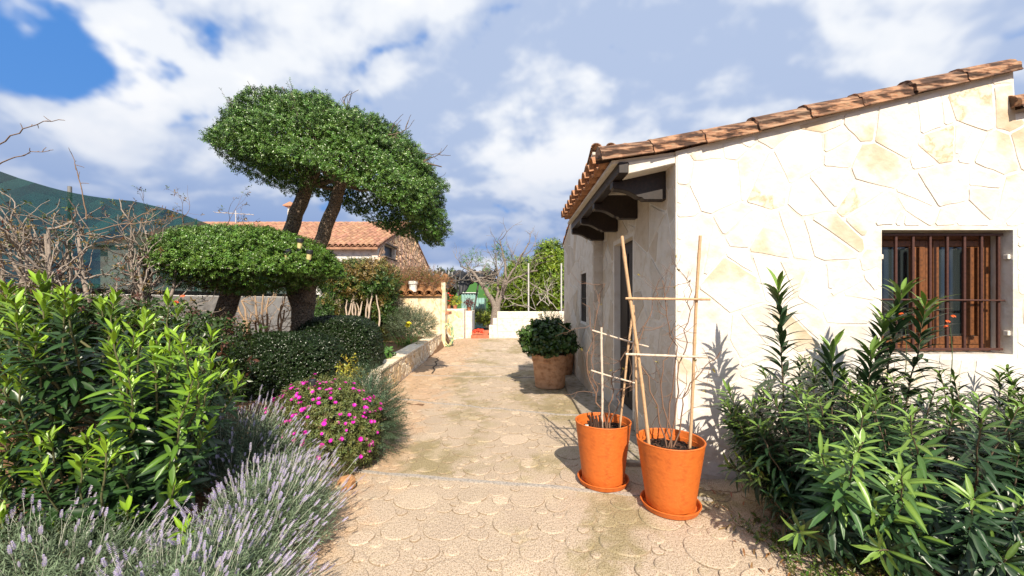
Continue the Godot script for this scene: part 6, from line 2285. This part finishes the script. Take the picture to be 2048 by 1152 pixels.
	cs.aabb(P(-2.85, 0, 22.06), P(-2.05, 1.95, 23.4), 0.01)
	cs.aabb(P(-2.04, 0, 22.06), P(-1.55, 1.69, 23.4), 0.01)
	part("shed_side", cs.mesh(), cm, sh)
	var cr := MB.new()
	cr.aabb(P(-2.92, 1.985, 21.9), P(-2.0, 2.03, 23.5), 0.01)
	part("shed_roof", cr.mesh(), matte(lin(0.7, 0.7, 0.7), 0.6), sh)
	# green tunnel behind
	var tn := thing("garden_tunnel", "arched green netting tunnel behind the turquoise shed", "tunnel", P(-2.6, 0, 27.0))
	var ta := MB.new()
	for k in 16:
		var a := PI * k / 16.0
		var a2 := PI * (k + 1) / 16.0
		ta.quad(P(-2.55 - cos(a) * 1.35, 1.5 + sin(a) * 1.35, 26.5), P(-2.55 - cos(a2) * 1.35, 1.5 + sin(a2) * 1.35, 26.5), P(-2.55 - cos(a2) * 1.35, 1.5 + sin(a2) * 1.35, 33.0), P(-2.55 - cos(a) * 1.35, 1.5 + sin(a) * 1.35, 33.0), Vector3(-cos(a), sin(a), 0))
		ta.flat(P(-2.55, 1.5, 26.5), P(-2.55 - cos(a) * 1.35, 1.5 + sin(a) * 1.35, 26.5), P(-2.55 - cos(a2) * 1.35, 1.5 + sin(a2) * 1.35, 26.5), Vector3(0, 0, 1))
	ta.aabb(P(-3.9, 0, 26.5), P(-1.2, 1.5, 26.6), 0.0)
	part("tunnel_cover", ta.mesh(), matte(lin(0.05, 0.17, 0.035), 0.8), tn)
	# torn black sheet on a pergola frame
	rng.seed = 140
	var pg := thing("black_awning", "torn crumpled black sheet slung over a frame beside the pale tree", "awning", P(-2.4, 0, 18.8))
	var fr := MB.new()
	fr.tube([P(-1.95, 0, 18.2), P(-1.55, 2.5, 18.2)], [0.045, 0.04], 7)
	fr.tube([P(-3.3, 0, 19.2), P(-3.3, 2.6, 19.2)], [0.045, 0.04], 7)
	fr.tube([P(-3.5, 2.5, 18.2), P(-0.7, 2.55, 18.2)], [0.03, 0.03], 6)
	fr.tube([P(-3.5, 2.5, 19.8), P(-0.7, 2.55, 19.8)], [0.03, 0.03], 6)
	part("frame", fr.mesh(), matte(lin(0.08, 0.075, 0.07), 0.8), pg)
	var cl2 := MB.new()
	var fold := FastNoiseLite.new()
	fold.seed = 9
	fold.frequency = 1.0
	fold.fractal_octaves = 4
	for i in 44:
		for j in 22:
			var q := []
			for e in [[i, j], [i + 1, j], [i + 1, j + 1], [i, j + 1]]:
				var u := float(e[0]) / 44.0
				var v := float(e[1]) / 22.0
				var x := lerpf(-3.75, -0.75, u)
				var hang := maxf(0.0, 0.35 - v) * 1.6 * (1.0 if u < 0.62 else 0.25)
				q.append(Vector3(x + 0.10 * fold.get_noise_2d(u * 5.0, v * 3.0 + 20.0), 2.88 + 0.65 * fold.get_noise_2d(u * 3.2, v * 3.2) + 0.22 * fold.get_noise_2d(u * 9.0, v * 9.0) - hang - 0.25 * sin(u * PI) * (1.0 - u), -18.1 - v * 1.9 - 0.15 * fold.get_noise_2d(u * 6.0, v * 6.0 + 5.0)))
			if fold.get_noise_2d(i * 0.16, j * 0.16 + 60.0) > 0.42:
				continue
			cl2.quad(q[0], q[1], q[2], q[3], Vector3(0, 0.5, 1))
	var bm := matte(lin(0.022, 0.023, 0.027), 0.42)
	bm.cull_mode = BaseMaterial3D.CULL_DISABLED
	part("sheet", cl2.mesh(), bm, pg)
	# dark shrubs in the shade around the shed and red flowers by the hut
	rng.seed = 141
	var rs := thing("flowering_shrub", "dark shrub with red flowers in the shade beside the oven", "shrub", P(-3.1, 0, 18.3))
	crown_of(rs, "foliage", shell(900, P(-3.25, 1.35, 18.6), Basis(), Vector3(0.55, 1.05, 0.6), -1.0, 0.3, 0.4), sprig_mesh(6, 0.14, 0.07, 0.04, 1.0, 142), leaf_plain, Color(0.04, 0.08, 0.02), 0.4, 0.6)
	for k in 12:
		part("flower_head", flower_head(0.06, 9), leafy(lin(0.7, 0.05, 0.02), Color(0.2, 0.02, 0.02), 0.6), rs, Transform3D(Basis(rdir(), 0.5), P(-3.2 + rf(-0.35, 0.45), 1.3 + rf(-0.6, 0.8), 17.98)))
	rng.seed = 143
	var yg := thing("garden_bush", "yellow-green low bushes in the sun in front of the turquoise shed", "bush", P(-1.5, 0, 20.0))
	crown_of(yg, "foliage", shell(700, P(-1.5, 0.55, 20.0), Basis(), Vector3(0.85, 0.5, 0.5), -0.4, 0.3, 0.4), sprig_mesh(6, 0.16, 0.10, 0.04, 1.0, 144), leaf_plain, Color(0.18, 0.24, 0.03), 0.4, 0.6)
	# far trees on the horizon
	var far := sprig_mesh(6, 0.7, 0.42, 0.25, 1.0, 150, Color(0.5, 0.4, 0.2))
	var fl := [[-9.5, 54.0, 2.6, 5.4], [-6.5, 58.0, 2.4, 5.0], [-3.0, 62.0, 2.6, 4.4], [2.0, 60.0, 3.0, 4.6]]
	var fls := ["far rounded tree just right of the neighbour's gable", "far tree above the black sheet", "far low tree behind the green tunnel", "far tree behind the citrus trees"]
	for k in fl.size():
		var at := P(fl[k][0], 0, fl[k][1])
		var t2 := thing("distant_tree", fls[k], "tree", at, "distant trees on the horizon")
		var tb2 := MB.new()
		rng.seed = 160 + k
		tb2.tube([at, at + Vector3(0.1, fl[k][3] * 0.6, 0)], [0.25, 0.12], 6)
		part("trunk", tb2.mesh(), matte(lin(0.14, 0.11, 0.08), 0.95), t2)
		tree_crown(t2, [[at + Vector3(0, fl[k][3] * 0.58, 0), Vector3(fl[k][2], fl[k][3] * 0.42, fl[k][2])]], 130, far, Color(0.09, 0.125, 0.04), 170 + k)


func _ready() -> void:
	# camera, sky, sun and exposure first
	spot.seed = 3
	spot.frequency = 1.0
	spot.fractal_octaves = 3
	build_light()
	leaf_plain = leafy(Color(1, 1, 1), Color(0.35, 0.35, 0.2), 0.40)
	# the large structure
	build_ground()
	build_house()
	build_left_side()
	build_planter()
	build_far_garden()
	# the things
	build_pots()
	build_topiary()
	build_bare_shrubs()
	build_oleander()
	build_left_shrub()
	build_lavender()
	build_cushions()
	build_tub_plants()
